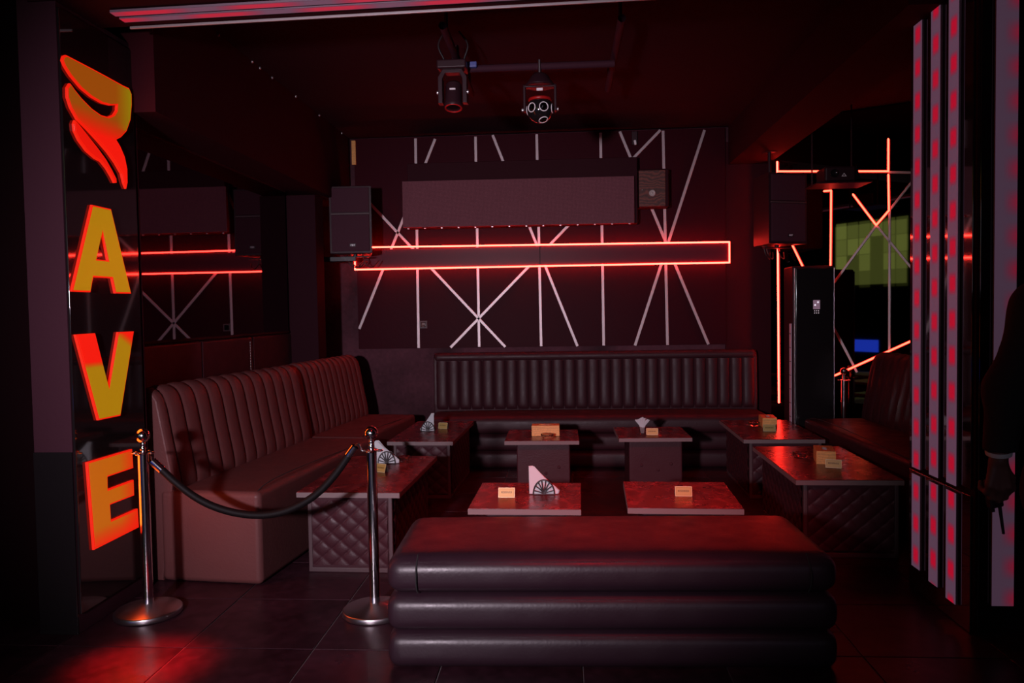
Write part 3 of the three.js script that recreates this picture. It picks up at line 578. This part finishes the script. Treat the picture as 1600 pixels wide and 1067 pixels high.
// ------------------------------------------------------------------ stanchions and rope
function stanchion(label, x, z, group) {
  const t = thing('stanchion', label, 'stanchion', V(x, 0, z), 0, group);
  part('base', lathe([[0, 0], [0.165, 0], [0.17, 0.006], [0.17, 0.026], [0.162, 0.034], [0.1, 0.046], [0.04, 0.056], [0.03, 0.062], [0, 0.062]], 56), M.steel, t);
  part('pole', lathe([[0, 0.05], [0.027, 0.05], [0.027, 0.86], [0.0235, 0.868], [0, 0.868]], 32), M.chrome, t);
  const c = part('collar', lathe([[0, 0.862], [0.034, 0.862], [0.036, 0.866], [0.034, 0.871], [0, 0.871]], 32), M.chrome, t);
  for (let k = 0; k < 4; k++) { const a = k * Math.PI / 2 + Math.PI, g = new THREE.TorusGeometry(0.013, 0.0045, 8, 20); g.rotateX(Math.PI / 2).translate(Math.cos(a) * 0.045, 0.8665, Math.sin(a) * 0.045); part('rope_ring', g, M.chrome, c); }
  part('neck', lathe([[0, 0.868], [0.017, 0.868], [0.013, 0.875], [0.013, 0.884], [0.018, 0.889], [0.013, 0.896], [0.011, 0.908], [0.014, 0.914], [0.01, 0.925], [0, 0.928]], 28), M.chrome, t);
  part('ball_finial', new THREE.SphereGeometry(0.037, 32, 24), M.chrome, t, 0, 0.958, 0);
  return t;
}
stanchion('chrome stanchion in front of the glowing sign, the left end of the rope', -2.234, 3.96);
stanchion('chrome stanchion beside the front bench, the right end of the rope', -1.017, 4.0);
stanchion('chrome stanchion standing spare in the corner right of the air conditioner', 2.69, 7.7);
{
  const t = thing('barrier_rope', 'black velvet rope hanging between the two front stanchions', 'rope');
  const P = [[-2.165, 0.79], [-2.08, 0.71], [-1.983, 0.635], [-1.9, 0.588], [-1.811, 0.555], [-1.72, 0.535], [-1.621, 0.528], [-1.54, 0.536], [-1.464, 0.556], [-1.37, 0.6], [-1.29, 0.658], [-1.22, 0.73], [-1.165, 0.8], [-1.125, 0.858]].map(([x, y]) => V(x, y, 3.98));
  part('velvet_cord', tube(P, 0.02, false, 14, 90), M.velvet, t);
  const cap = (a, b) => tube([a, b], 0.0215, false, 16);
  part('end_cap', cap(P[0].clone().lerp(P[1], 0.25), V(-2.195, 0.818, 3.98)), M.chrome, t); part('end_cap', cap(P[13].clone().lerp(P[12], 0.25), V(-1.098, 0.892, 3.98)), M.chrome, t);
  for (const [a, b, c] of [[V(-2.195, 0.818, 3.98), V(-2.2, 0.845, 3.975), V(-2.189, 0.866, 3.962)], [V(-1.098, 0.892, 3.98), V(-1.085, 0.905, 3.99), V(-1.066, 0.868, 4.0)]]) part('snap_hook', tube([a, b, c], 0.0055, false, 8, 12), M.chrome, t);
}
// ------------------------------------------------------------------ the screen and fittings on the back wall
{
  const t = thing('projection_screen', 'long grey screen panel hung across the back wall above the neon band', 'screen', V(-0.466, 2.712, 8.12));
  part('housing', rbox(2.4, 0.68, 0.12, 0.006), M.black, t, 0.04, 0.1, -0.1);
  const f = part('screen_face', rbox(2.405, 0.48, 0.05, 0.004), M.screen, t, 0, 0, 0); f.rotation.z = -0.004;
  for (let i = 0; i < 14; i++) part('clip', rbox(0.02, 0.012, 0.02, 0.003), M.dot, t, -1.15 + i * 0.177, -0.247, 0);
}
{
  const t = thing('control_box', 'dark wooden box with a round knob beside the screen on the back wall', 'box', V(0.92, 2.825, 8.22));
  part('case', rbox(0.3, 0.39, 0.18, 0.01), M.black, t, 0.02, 0, 0); part('wood_front', rbox(0.27, 0.37, 0.014, 0.004), M.darkWood, t, 0, -0.005, 0.094);
  const k = part('knob', lathe([[0, 0], [0.034, 0], [0.034, 0.012], [0.026, 0.02], [0.02, 0.012], [0.008, 0.012], [0.006, 0.02], [0, 0.021]], 28), std({ color: lin(0.4, 0.33, 0.31), roughness: 0.5 }), t, 0.0, -0.055, 0.101); k.rotation.x = Math.PI / 2;
  part('pin', new THREE.SphereGeometry(0.008, 10, 8), M.dot, t, -0.1, -0.02, 0.102);
}
{
  const t = thing('cable_socket', 'small black bracket with a pale plug high on the back wall', 'bracket', V(0.765, 3.36, 8.33));
  part('bracket_plate', rbox(0.06, 0.14, 0.03, 0.005), M.plastic, t, 0, 0.02, 0); part('plug', rbox(0.024, 0.05, 0.03, 0.006), M.white, t, 0.004, -0.03, 0.02).rotation.z = 0.2;
}
{
  const t = thing('wall_socket', 'small dark wall socket on the back wall beside an upright strip', 'socket', V(-1.52, 1.454, 8.355));
  part('frame', rbox(0.085, 0.085, 0.012, 0.004), M.frame, t); part('insert', rbox(0.055, 0.055, 0.008, 0.004), M.gloss, t, 0, 0, 0.006);
}
// ------------------------------------------------------------------ loudspeakers
const badgeTex = (() => { const c = document.createElement('canvas'); c.width = 96; c.height = 48; const k = c.getContext('2d'); k.fillStyle = '#161214'; k.fillRect(0, 0, 96, 48); k.fillStyle = '#e8e4ea'; k.font = 'bold 40px sans-serif'; k.textAlign = 'center'; k.textBaseline = 'middle'; k.fillText('FBT', 48, 25); const t = new THREE.CanvasTexture(c); t.colorSpace = THREE.SRGBColorSpace; return t; })();
function loudspeaker(label, pos, turn, arm, armMat = M.plastic) {
  const t = thing('loudspeaker', label, 'loudspeaker', pos, turn), w = 0.41, h = 0.66, d = 0.36;
  const s = extrude([[-w / 2, 0], [w / 2, 0], [w * 0.3, -d], [-w * 0.3, -d]].map(([x, z]) => [x, -z]), h, 0.006); s.rotateX(-Math.PI / 2); s.translate(0, 0, 0);
  const g = s; g.computeBoundingBox(); part('cabinet', boxUV(g), M.plastic, t, 0, 0, 0);
  part('grille', rbox(w - 0.03, h * 0.58 - 0.02, 0.016, 0.006), M.grille, t, 0, h * 0.29 + 0.005, 0.012); part('grille', rbox(w - 0.03, h * 0.4 - 0.02, 0.016, 0.006), M.grille, t, 0, h * 0.795, 0.012);
  part('front_ridge', rbox(w - 0.02, 0.016, 0.014, 0.004), M.frame, t, 0, h * 0.587, 0.012);
  const b = part('badge', box(0.06, 0.028, 0.004), std({ color: 0xffffff, map: badgeTex, roughness: 0.4 }), t, 0.02, 0.075, 0.021); const uv = b.geometry.attributes.uv, p = b.geometry.attributes.position; for (let i = 0; i < uv.count; i++) uv.setXY(i, p.getX(i) / 0.06 + 0.5, p.getY(i) / 0.028 + 0.5);
  const y = part('yoke_bracket', merge([move(rbox(0.3, 0.012, 0.05, 0.004), 0, -0.03, -0.17), move(new THREE.CylinderGeometry(0.02, 0.02, 0.04, 16), 0, -0.012, -0.17), ...arm]), armMat, t);
  for (const sx of [-0.1, -0.07, 0.06]) part('cable', tube([new THREE.Vector3(sx, 0, -0.25), new THREE.Vector3(sx + 0.03, -0.1, -0.24), new THREE.Vector3(sx + 0.09, -0.13, -0.27), new THREE.Vector3(sx + 0.15, -0.06, -0.35)], 0.006), M.wire, t);
  return t;
}
loudspeaker('black loudspeaker hung at the left end of the back wall above the left sofa', V(-2.12, 2.195, 7.72), 0.04, [move(rbox(0.42, 0.05, 0.05, 0.006), -0.2, -0.05, -0.17), move(rbox(0.03, 0.2, 0.16, 0.004), -0.41, -0.05, -0.17)], M.wire);
loudspeaker('black loudspeaker hung at the right, over the air conditioner', V(2.14, 2.19, 7.62), 0.36, [move(new THREE.CylinderGeometry(0.016, 0.016, 0.26, 14), -0.06, 0.78, -0.2), move(rbox(0.1, 0.012, 0.1, 0.003), -0.06, 0.9, -0.2)]);
// ------------------------------------------------------------------ air conditioner and projector
{
  const t = thing('air_conditioner', 'tall black floor-standing air conditioner in the right corner', 'air conditioner', V(2.318, 0, 7.56));
  part('body', rbox(0.385, 1.96, 0.3, 0.02, 4), M.plastic, t, 0, 0.98, -0.005);
  part('front_panel', rbox(0.345, 1.9, 0.02, 0.008), M.gloss, t, 0.004, 0.99, 0.152);
  for (const x of [-0.176, 0.18]) part('edge_profile', rbox(0.006, 1.92, 0.012, 0.002), M.steel, t, x, 0.98, 0.157);
  const d = part('display', rbox(0.062, 0.085, 0.004, 0.002), std({ color: lin(0.1, 0.07, 0.09), emissive: lin(0.16, 0.09, 0.13), emissiveIntensity: 1, roughness: 0.3 }), t, 0.02, 1.6, 0.164);
  const lamp = std({ color: lin(0.5, 0.5, 0.5), emissive: lin(0.7, 0.62, 0.75), emissiveIntensity: 1 });
  for (const [x, y] of [[-0.014, -0.004], [0.012, 0.022]]) part('display_lamp', new THREE.SphereGeometry(0.009, 10, 8), lamp, d, x, y, 0.001);
  const dotm = std({ color: lin(0.5, 0.5, 0.5), emissive: lin(0.4, 0.3, 0.35), emissiveIntensity: 1 });
  for (let i = 0; i < 3; i++) for (let j = 0; j < 2; j++) part('display_lamp', rbox(0.008, 0.008, 0.003, 0.001, 1), dotm, d, -0.018 + i * 0.018, -0.058 - j * 0.02, 0);
  const louver = part('side_louver', rbox(0.006, 0.95, 0.06, 0.002), std({ color: lin(0.6, 0.5, 0.6), roughness: 0.6 }), t, -0.195, 0.95, 0.08);
  for (let i = 0; i < 7; i++) part('louver_joint', rbox(0.003, 0.006, 0.062, 0.001, 1), M.plastic, louver, -0.003, -0.4 + i * 0.13, 0);
}
{
  const t = thing('projector', 'black projector on a ceiling shelf before the corner neon', 'projector', V(2.375, 2.64, 7.0));
  part('body', rbox(0.26, 0.13, 0.24, 0.02, 4), M.plastic, t, 0, 0.075, 0);
  part('shelf', rbox(0.46, 0.012, 0.34, 0.004), M.plastic, t, 0.02, -0.006, 0.0);
  part('emblem', extrude([[-0.022, 0], [0.022, 0], [0, 0.03]], 0.002, 0, [[[-0.012, 0.006], [0, 0.022], [0.012, 0.006]]]), M.white, t, 0.03, 0.05, 0.12);
  const l = part('lens', lathe([[0, 0], [0.03, 0], [0.034, 0.03], [0.028, 0.034], [0.024, 0.02], [0, 0.02]], 24), M.gloss, t, -0.06, 0.075, 0.118); l.rotation.x = Math.PI / 2;
  for (const s of [-1, 1]) part('hanger', tube([new THREE.Vector3(s * 0.17, 0, -0.1), new THREE.Vector3(s * 0.17, 0.845, -0.1)], 0.007), M.plastic, t);
  part('side_fin', extrude([[0, 0], [0.05, 0.02], [0.012, 0.14]], 0.006), M.gloss, t, 0.13, 0.02, 0.08);
}
// ------------------------------------------------------------------ ceiling pipes and moving heads
{
  const t = thing('lighting_frame', 'black pipe frame under the booth ceiling that carries the two moving lamps', 'pipe frame', V(-0.17, 3.29, 5.45));
  for (const x of [-0.54, 0.54]) { part('rail', tube([new THREE.Vector3(x, 0.03, 0.7), new THREE.Vector3(x, 0.03, -0.8)], 0.025, false, 14), M.pillar, t); for (const z of [0.55, -0.65]) part('hanger', new THREE.CylinderGeometry(0.012, 0.012, 0.17, 10), M.pillar, t, x, 0.12, z); }
  part('cross_pipe', tube([new THREE.Vector3(-0.54, -0.02, 0), new THREE.Vector3(0.54, -0.02, 0)], 0.025, false, 14), M.pillar, t);
  part('plug', rbox(0.07, 0.04, 0.04, 0.008), std({ color: lin(0.08, 0.1, 0.3), roughness: 0.4 }), t, -0.44, -0.005, 0.04);
}
{
  const t = thing('moving_head', 'black moving-head lamp with a barrel, the left one under the ceiling', 'stage light', V(-0.735, 2.99, 5.35));
  part('base', rbox(0.2, 0.06, 0.16, 0.012), M.plastic, t, 0, 0.268, 0);
  const yoke = part('yoke', extrude([[-0.095, 0.02], [-0.095, 0.19], [-0.06, 0.245], [0.06, 0.245], [0.095, 0.19], [0.095, 0.02], [0.072, 0.02], [0.072, 0.18], [0.05, 0.222], [-0.05, 0.222], [-0.072, 0.18], [-0.072, 0.02]], 0.07, 0.004), M.plastic, t, 0, 0, -0.035);
  const b = part('barrel', lathe([[0, 0.17], [0.045, 0.17], [0.055, 0.155], [0.058, 0.02], [0.063, 0.015], [0.063, -0.012], [0.052, -0.012], [0.046, 0.0], [0, 0.002]], 32), M.plastic, t); b.rotation.x = -0.25;
  part('lens', new THREE.SphereGeometry(0.04, 20, 12).scale(1, 0.3, 1), M.glass, b, 0, -0.004, 0);
  part('lens_ring', new THREE.TorusGeometry(0.054, 0.005, 8, 28).rotateX(Math.PI / 2), std({ color: lin(0.4, 0.01, 0.01), roughness: 0.3 }), b, 0, -0.012, 0);
  part('emblem', rbox(0.04, 0.012, 0.003, 0.001), M.white, b, 0, 0.1, 0.057);
  for (const s of [-1, 1]) part('pivot_bolt', new THREE.CylinderGeometry(0.013, 0.013, 0.02, 14).rotateZ(Math.PI / 2), M.dot, t, s * 0.098, 0.09, 0.02);
  part('clamp', rbox(0.05, 0.1, 0.05, 0.01), M.plastic, t, 0.02, 0.36, 0);
  for (const [x, l] of [[-0.06, 1], [0.08, -1]]) part('cable', tube([new THREE.Vector3(x, 0.32, 0), new THREE.Vector3(x - 0.03 * l, 0.4, 0.04), new THREE.Vector3(x + 0.02 * l, 0.47, 0.1)], 0.007), M.wire, t);
}
{
  const t = thing('moving_head', 'black ball-shaped moving-head lamp with round white lens rings under the ceiling', 'stage light', V(-0.145, 2.97, 5.43));
  part('hook_rod', new THREE.CylinderGeometry(0.01, 0.01, 0.14, 12), M.steel, t, 0, 0.27, 0);
  part('base', lathe([[0, 0.245], [0.04, 0.243], [0.06, 0.225], [0.075, 0.2], [0.1, 0.168], [0.1, 0.155], [0, 0.15]], 32), M.plastic, t);
  for (const s of [-1, 1]) part('yoke_arm', rbox(0.018, 0.18, 0.06, 0.006), M.plastic, t, s * 0.106, 0.075, 0);
  part('yoke_plate', rbox(0.225, 0.016, 0.06, 0.005), M.plastic, t, 0, 0.155, 0); part('label_plate', rbox(0.042, 0.018, 0.004, 0.001), M.white, t, 0, 0.125, 0.05);
  const b = part('lamp_ball', new THREE.SphereGeometry(0.092, 36, 24), M.gloss, t, 0, 0, 0);
  const ringM = std({ color: lin(0.75, 0.7, 0.72), roughness: 0.4 });
  const ring = (az, el) => { const n = new THREE.Vector3(Math.sin(az) * Math.cos(el), Math.sin(el), Math.cos(az) * Math.cos(el)), m = part('lens_ring', new THREE.TorusGeometry(0.03, 0.0035, 8, 28), ringM, b); m.position.copy(n).multiplyScalar(0.087); m.quaternion.setFromUnitVectors(new THREE.Vector3(0, 0, 1), n); const k = part('lens', new THREE.SphereGeometry(0.026, 16, 10).scale(1, 1, 0.35), M.glass, m); };
  for (const k of [-0.78, 0.22, 1.25, 2.3, 3.3, 4.4]) ring(k + 0.1, 0.0);
  ring(0.6, -1.1);
  part('colour_band', new THREE.TorusGeometry(0.07, 0.012, 8, 36).rotateX(Math.PI / 2), std({ color: lin(0.35, 0.008, 0.008), roughness: 0.35 }), b, 0, 0.066, 0);
  for (const s of [-1, 1]) part('pivot_bolt', new THREE.CylinderGeometry(0.012, 0.012, 0.02, 14).rotateZ(Math.PI / 2), M.dot, t, s * 0.117, 0.0, 0.0);
}
// ------------------------------------------------------------------ panels added in the hall to give the corner mirror green and blue patches
{
  const t = thing('added_green_panel', 'added rack of dim glowing green tiles in the hall, makes the green patch in the corner mirror', 'screen', V(-4.8, 2.85, -2.5), Math.PI);
  part('rack', rbox(2.1, 1.7, 0.1, 0.01), M.plastic, t, 0, 0, -0.07);
  const G = [0.4, 0.6, 0.8, 0.12].map(k => std({ color: lin(0.05, 0.05, 0.04), emissive: lin(0.62 * k, 0.78 * k, 0.16 * k), emissiveIntensity: 1 })), q = box(0.3, 0.4, 0.012);
  for (let i = 0; i < 6; i++) for (let j = 0; j < 4; j++) { if (i === 2 && j < 3 || i === 4 && j < 2) continue; part('led_tile', q, j ? G[Math.floor(rnd() * 3)] : G[3], t, -0.85 + i * 0.34, -0.62 + j * 0.415, 0); }
  areaLight(V(-4.8, 2.85, -2.46), V(-4.8, 2.85, 0), 2, 1.5, lin(0.62, 0.78, 0.16), 0.5);
  const b = thing('added_blue_counter', 'added dark counter in the hall, its blue strip makes the blue patch in the mirror', 'bar', V(-5.2, 0, -2.7), Math.PI);
  part('counter_body', rbox(1.5, 1.0, 0.3, 0.01), M.plastic, b, 0, 0.5, 0); part('counter_top', rbox(1.56, 0.04, 0.36, 0.008), M.gloss, b, 0, 1.02, 0);
  part('light_strip', rbox(1.2, 0.3, 0.01, 0.004), std({ color: lin(0.02, 0.02, 0.1), emissive: lin(0.04, 0.12, 1.3), emissiveIntensity: 0.8 }), b, 0, 0.58, 0.155);
  areaLight(V(-5.2, 0.58, -2.53), V(-5.2, 0.58, 0), 1.2, 0.3, lin(0.02, 0.07, 1), 2);
}

// ------------------------------------------------------------------ the person at the right edge
// a surface round a distance field (naive surface nets)
function surface(lo, hi, cell, f) {
  const n = lo.map((v, i) => Math.ceil((hi[i] - v) / cell) + 1), [nx, ny, nz] = n, val = new Float32Array(nx * ny * nz), at = (i, j, k) => i + nx * (j + ny * k);
  for (let k = 0; k < nz; k++) for (let j = 0; j < ny; j++) for (let i = 0; i < nx; i++) val[at(i, j, k)] = f(lo[0] + i * cell, lo[1] + j * cell, lo[2] + k * cell);
  const id = new Int32Array(val.length).fill(-1), pos = [], idx = [];
  for (let k = 0; k < nz - 1; k++) for (let j = 0; j < ny - 1; j++) for (let i = 0; i < nx - 1; i++) {
    let c = 0, x = 0, y = 0, z = 0;
    for (let e = 0; e < 12; e++) {
      const ax = e >> 2, p = e & 3, o = [0, 0, 0]; o[(ax + 1) % 3] = p & 1; o[(ax + 2) % 3] = p >> 1; const q = o.slice(); q[ax] = 1;
      const a = val[at(i + o[0], j + o[1], k + o[2])], b = val[at(i + q[0], j + q[1], k + q[2])];
      if (a < 0 !== b < 0) { const t = a / (a - b); c++; x += o[0] + (q[0] - o[0]) * t; y += o[1] + (q[1] - o[1]) * t; z += o[2] + (q[2] - o[2]) * t; }
    }
    if (c) { id[at(i, j, k)] = pos.length / 3; pos.push(lo[0] + (i + x / c) * cell, lo[1] + (j + y / c) * cell, lo[2] + (k + z / c) * cell); }
  }
  const st = [1, nx, nx * ny];
  for (let k = 1; k < nz - 1; k++) for (let j = 1; j < ny - 1; j++) for (let i = 1; i < nx - 1; i++) {
    const v = at(i, j, k);
    for (let ax = 0; ax < 3; ax++) {
      const a = val[v], b = val[v + st[ax]]; if (a < 0 === b < 0) continue;
      const u = st[(ax + 1) % 3], w = st[(ax + 2) % 3], q = [id[v], id[v - u], id[v - u - w], id[v - w]]; if (q.some(t => t < 0)) continue;
      if (a < 0) idx.push(q[0], q[1], q[2], q[0], q[2], q[3]); else idx.push(q[0], q[2], q[1], q[0], q[3], q[2]);
    }
  }
  const g = new THREE.BufferGeometry(); g.setAttribute('position', new THREE.Float32BufferAttribute(pos, 3)); g.setIndex(idx); g.computeVertexNormals();
  g.setAttribute('uv', new THREE.Float32BufferAttribute(new Float32Array(pos.length / 3 * 2), 2)); return g;
}
const capsule = (x, y, z, [ax, ay, az, bx, by, bz, ra, rb]) => {
  const dx = bx - ax, dy = by - ay, dz = bz - az, t = Math.max(0, Math.min(1, ((x - ax) * dx + (y - ay) * dy + (z - az) * dz) / (dx * dx + dy * dy + dz * dz + 1e-9)));
  return Math.hypot(x - ax - dx * t, y - ay - dy * t, z - az - dz * t) - ra - (rb - ra) * t;
};
const smin = (a, b, k) => { const h = Math.max(0, k - Math.abs(a - b)) / k; return Math.min(a, b) - h * h * k * 0.25; };
const field = (list, k) => (x, y, z) => { let d = 9; for (const c of list) d = smin(d, capsule(x, y, z, c), k); return d; };
{
  const t = thing('person', 'person in a dark suit at the right edge, arm hanging, gripping a handheld radio', 'person', V(1.805, 0, 2.75));
  const torso = [[-0.1, 1.5, -0.01, 0.1, 1.5, -0.01, 0.125, 0.125], [-0.085, 1.3, 0, 0.085, 1.3, 0, 0.125, 0.125], [-0.075, 1.12, 0, 0.075, 1.12, 0, 0.12, 0.12], [-0.085, 0.98, -0.01, 0.085, 0.98, -0.01, 0.115, 0.115], [-0.185, 1.575, -0.01, 0.185, 1.575, -0.01, 0.066, 0.066], [0, 1.58, -0.01, 0, 1.7, 0.01, 0.068, 0.058]];
  const arms = [[-0.19, 1.56, -0.01, -0.29, 1.29, -0.02, 0.058, 0.045], [-0.29, 1.29, -0.02, -0.345, 1.055, 0.03, 0.044, 0.03], [0.2, 1.565, -0.01, 0.258, 1.29, -0.02, 0.062, 0.049], [0.258, 1.29, -0.02, 0.282, 1.055, 0.03, 0.048, 0.03]];
  const legs = [], feet = [];
  for (const s of [-1, 1]) { legs.push([s * 0.095, 0.96, -0.01, s * 0.105, 0.52, 0.015, 0.095, 0.062], [s * 0.105, 0.52, 0.015, s * 0.11, 0.1, -0.02, 0.062, 0.042]); feet.push([s * 0.11, 0.06, -0.04, s * 0.13, 0.045, 0.14, 0.045, 0.036]); }
  const hand = s => { // back of the hand to the viewer, thumb towards the thigh, fingers closed backwards round the radio
    const o = [], wx = s < 0 ? -0.345 : 0.288, wy = 1.055, wz = 0.03, F = [[0.03, 0.09, 0.046, 0.0105], [0.01, 0.096, 0.05, 0.011], [-0.011, 0.092, 0.046, 0.0105], [-0.03, 0.083, 0.036, 0.0092]];
    for (const [fx, k, l, r] of F) {
      const x = wx - s * fx, x0 = wx - s * fx * 0.45;
      o.push([x0, wy - 0.01, wz, x, wy - k, wz + 0.004, 0.017, 0.0135], [x, wy - k, wz + 0.004, x, wy - k - l * 0.86, wz - 0.016, r * 1.12, r], [x, wy - k - l * 0.86, wz - 0.016, x, wy - k - l * 0.66, wz - 0.05, r, r * 0.93], [x, wy - k - l * 0.66, wz - 0.05, x, wy - k - l * 0.12, wz - 0.053, r * 0.93, r * 0.82]);
    }
    o.push([wx - s * 0.012, wy - 0.02, wz, wx - s * 0.044, wy - 0.062, wz - 0.008, 0.018, 0.015], [wx - s * 0.044, wy - 0.062, wz - 0.008, wx - s * 0.056, wy - 0.1, wz - 0.02, 0.014, 0.0115], [wx - s * 0.056, wy - 0.1, wz - 0.02, wx - s * 0.046, wy - 0.128, wz - 0.036, 0.0115, 0.0095]);
    return o;
  };
  const bodyF = field([...torso, ...arms, ...legs], 0.05), body = surface([-0.44, 0.0, -0.22], [0.4, 1.72, 0.22], 0.016, bodyF);
  const handF = s => field([[s < 0 ? -0.329 : 0.275, 1.13, 0.014, s < 0 ? -0.345 : 0.288, 1.055, 0.03, 0.037, 0.028], ...hand(s)], 0.009);
  const hl = surface([-0.44, 0.84, -0.08], [-0.255, 1.14, 0.09], 0.0042, handF(-1)), hr = surface([0.2, 0.84, -0.08], [0.385, 1.14, 0.09], 0.0042, handF(1));
  const headF = (x, y, z) => {
    let d = Math.hypot(x / 0.078, (y - 1.825) / 0.105, (z - 0.005) / 0.098) - 1; d *= 0.08;
    d = smin(d, capsule(x, y, z, [0, 1.765, 0.03, 0, 1.735, 0.062, 0.058, 0.03]), 0.04); d = smin(d, capsule(x, y, z, [0, 1.815, 0.096, 0, 1.782, 0.113, 0.009, 0.015]), 0.02);
    d = smin(d, capsule(x, y, z, [-0.02, 1.752, 0.09, 0.02, 1.752, 0.09, 0.007, 0.007]), 0.012);
    for (const s of [-1, 1]) { d = smin(d, capsule(x, y, z, [s * 0.08, 1.83, -0.005, s * 0.078, 1.785, 0.003, 0.012, 0.008]), 0.01); d = smin(d, capsule(x, y, z, [s * 0.015, 1.845, 0.096, s * 0.045, 1.847, 0.083, 0.006, 0.006]), 0.014); d = Math.max(d, -(Math.hypot(x - s * 0.031, y - 1.822, z - 0.104) - 0.016)); }
    return smin(d, capsule(x, y, z, [0, 1.64, 0, 0, 1.74, 0.01, 0.058, 0.056]), 0.03);
  };
  part('body', merge([body, surface([-0.12, 1.66, -0.12], [0.12, 1.95, 0.14], 0.006, headF), hl, hr]), M.skin, t);
  for (const s of [-1, 1]) part('eye', new THREE.SphereGeometry(0.0115, 14, 10), M.eye, t, s * 0.031, 1.822, 0.088);
  part('hair', surface([-0.13, 1.75, -0.14], [0.13, 1.97, 0.13], 0.007, (x, y, z) => Math.max(Math.hypot(x / 0.086, (y - 1.832) / 0.112, (z - 0.0) / 0.106) * 0.09 - 0.09, 1.81 + 1.0 * Math.max(0, z + 0.02) - y)), M.hair, t);
  const jk = field([...torso.slice(0, 5), ...arms], 0.06);
  part('jacket', surface([-0.46, 0.84, -0.24], [0.42, 1.7, 0.24], 0.013, (x, y, z) => Math.max(smin(jk(x, y, z), capsule(x, y, z, [-0.09, 0.9, -0.01, 0.09, 0.9, -0.01, 0.115, 0.115]), 0.06) - 0.02, (Math.abs(x) > 0.225 ? 1.085 : 0.86) - y, y - 1.655, 0.068 - Math.hypot(x, (y - 1.67) * 1.0, z + 0.0))), M.suit, t);
  const tr = field(legs, 0.03);
  part('trousers', surface([-0.24, 0.04, -0.2], [0.24, 1.06, 0.2], 0.014, (x, y, z) => Math.max(tr(x, y, z) - 0.022, 0.075 - y, y - 1.02)), M.suit, t);
  for (const f of feet) part('shoe', surface([f[0] - 0.1, 0, -0.12], [f[0] + 0.12, 0.13, 0.22], 0.009, (x, y, z) => Math.max(capsule(x, y, z, f) - 0.006, 0.001 - y)), M.shoe, t);
  for (const s of [-1, 1]) { const c = part('shirt_cuff', lathe([[0.036, 0], [0.0395, 0], [0.041, 0.014], [0.037, 0.014]], 28), M.shirt, t, s < 0 ? -0.342 : 0.2855, 1.074, 0.0265); c.rotation.set(0.2, 0, -s * 0.11); }
  const r = thing('handheld_radio', 'small dark handheld radio with thin aerial, held by the person in the suit', 'radio', V(1.462, 0.935, 2.752), 0.2);
  r.rotation.z = 0.16; part('radio_body', rbox(0.05, 0.1, 0.026, 0.006), M.plastic, r, 0, 0, -0.0);
  part('aerial', lathe([[0, -0.15], [0.0045, -0.148], [0.006, -0.05], [0, -0.05]], 12), M.wire, r, 0.016, 0, 0); part('channel_knob', new THREE.CylinderGeometry(0.007, 0.007, 0.014, 12), M.plastic, r, -0.012, -0.056, 0);
}


renderer.render(scene, camera);
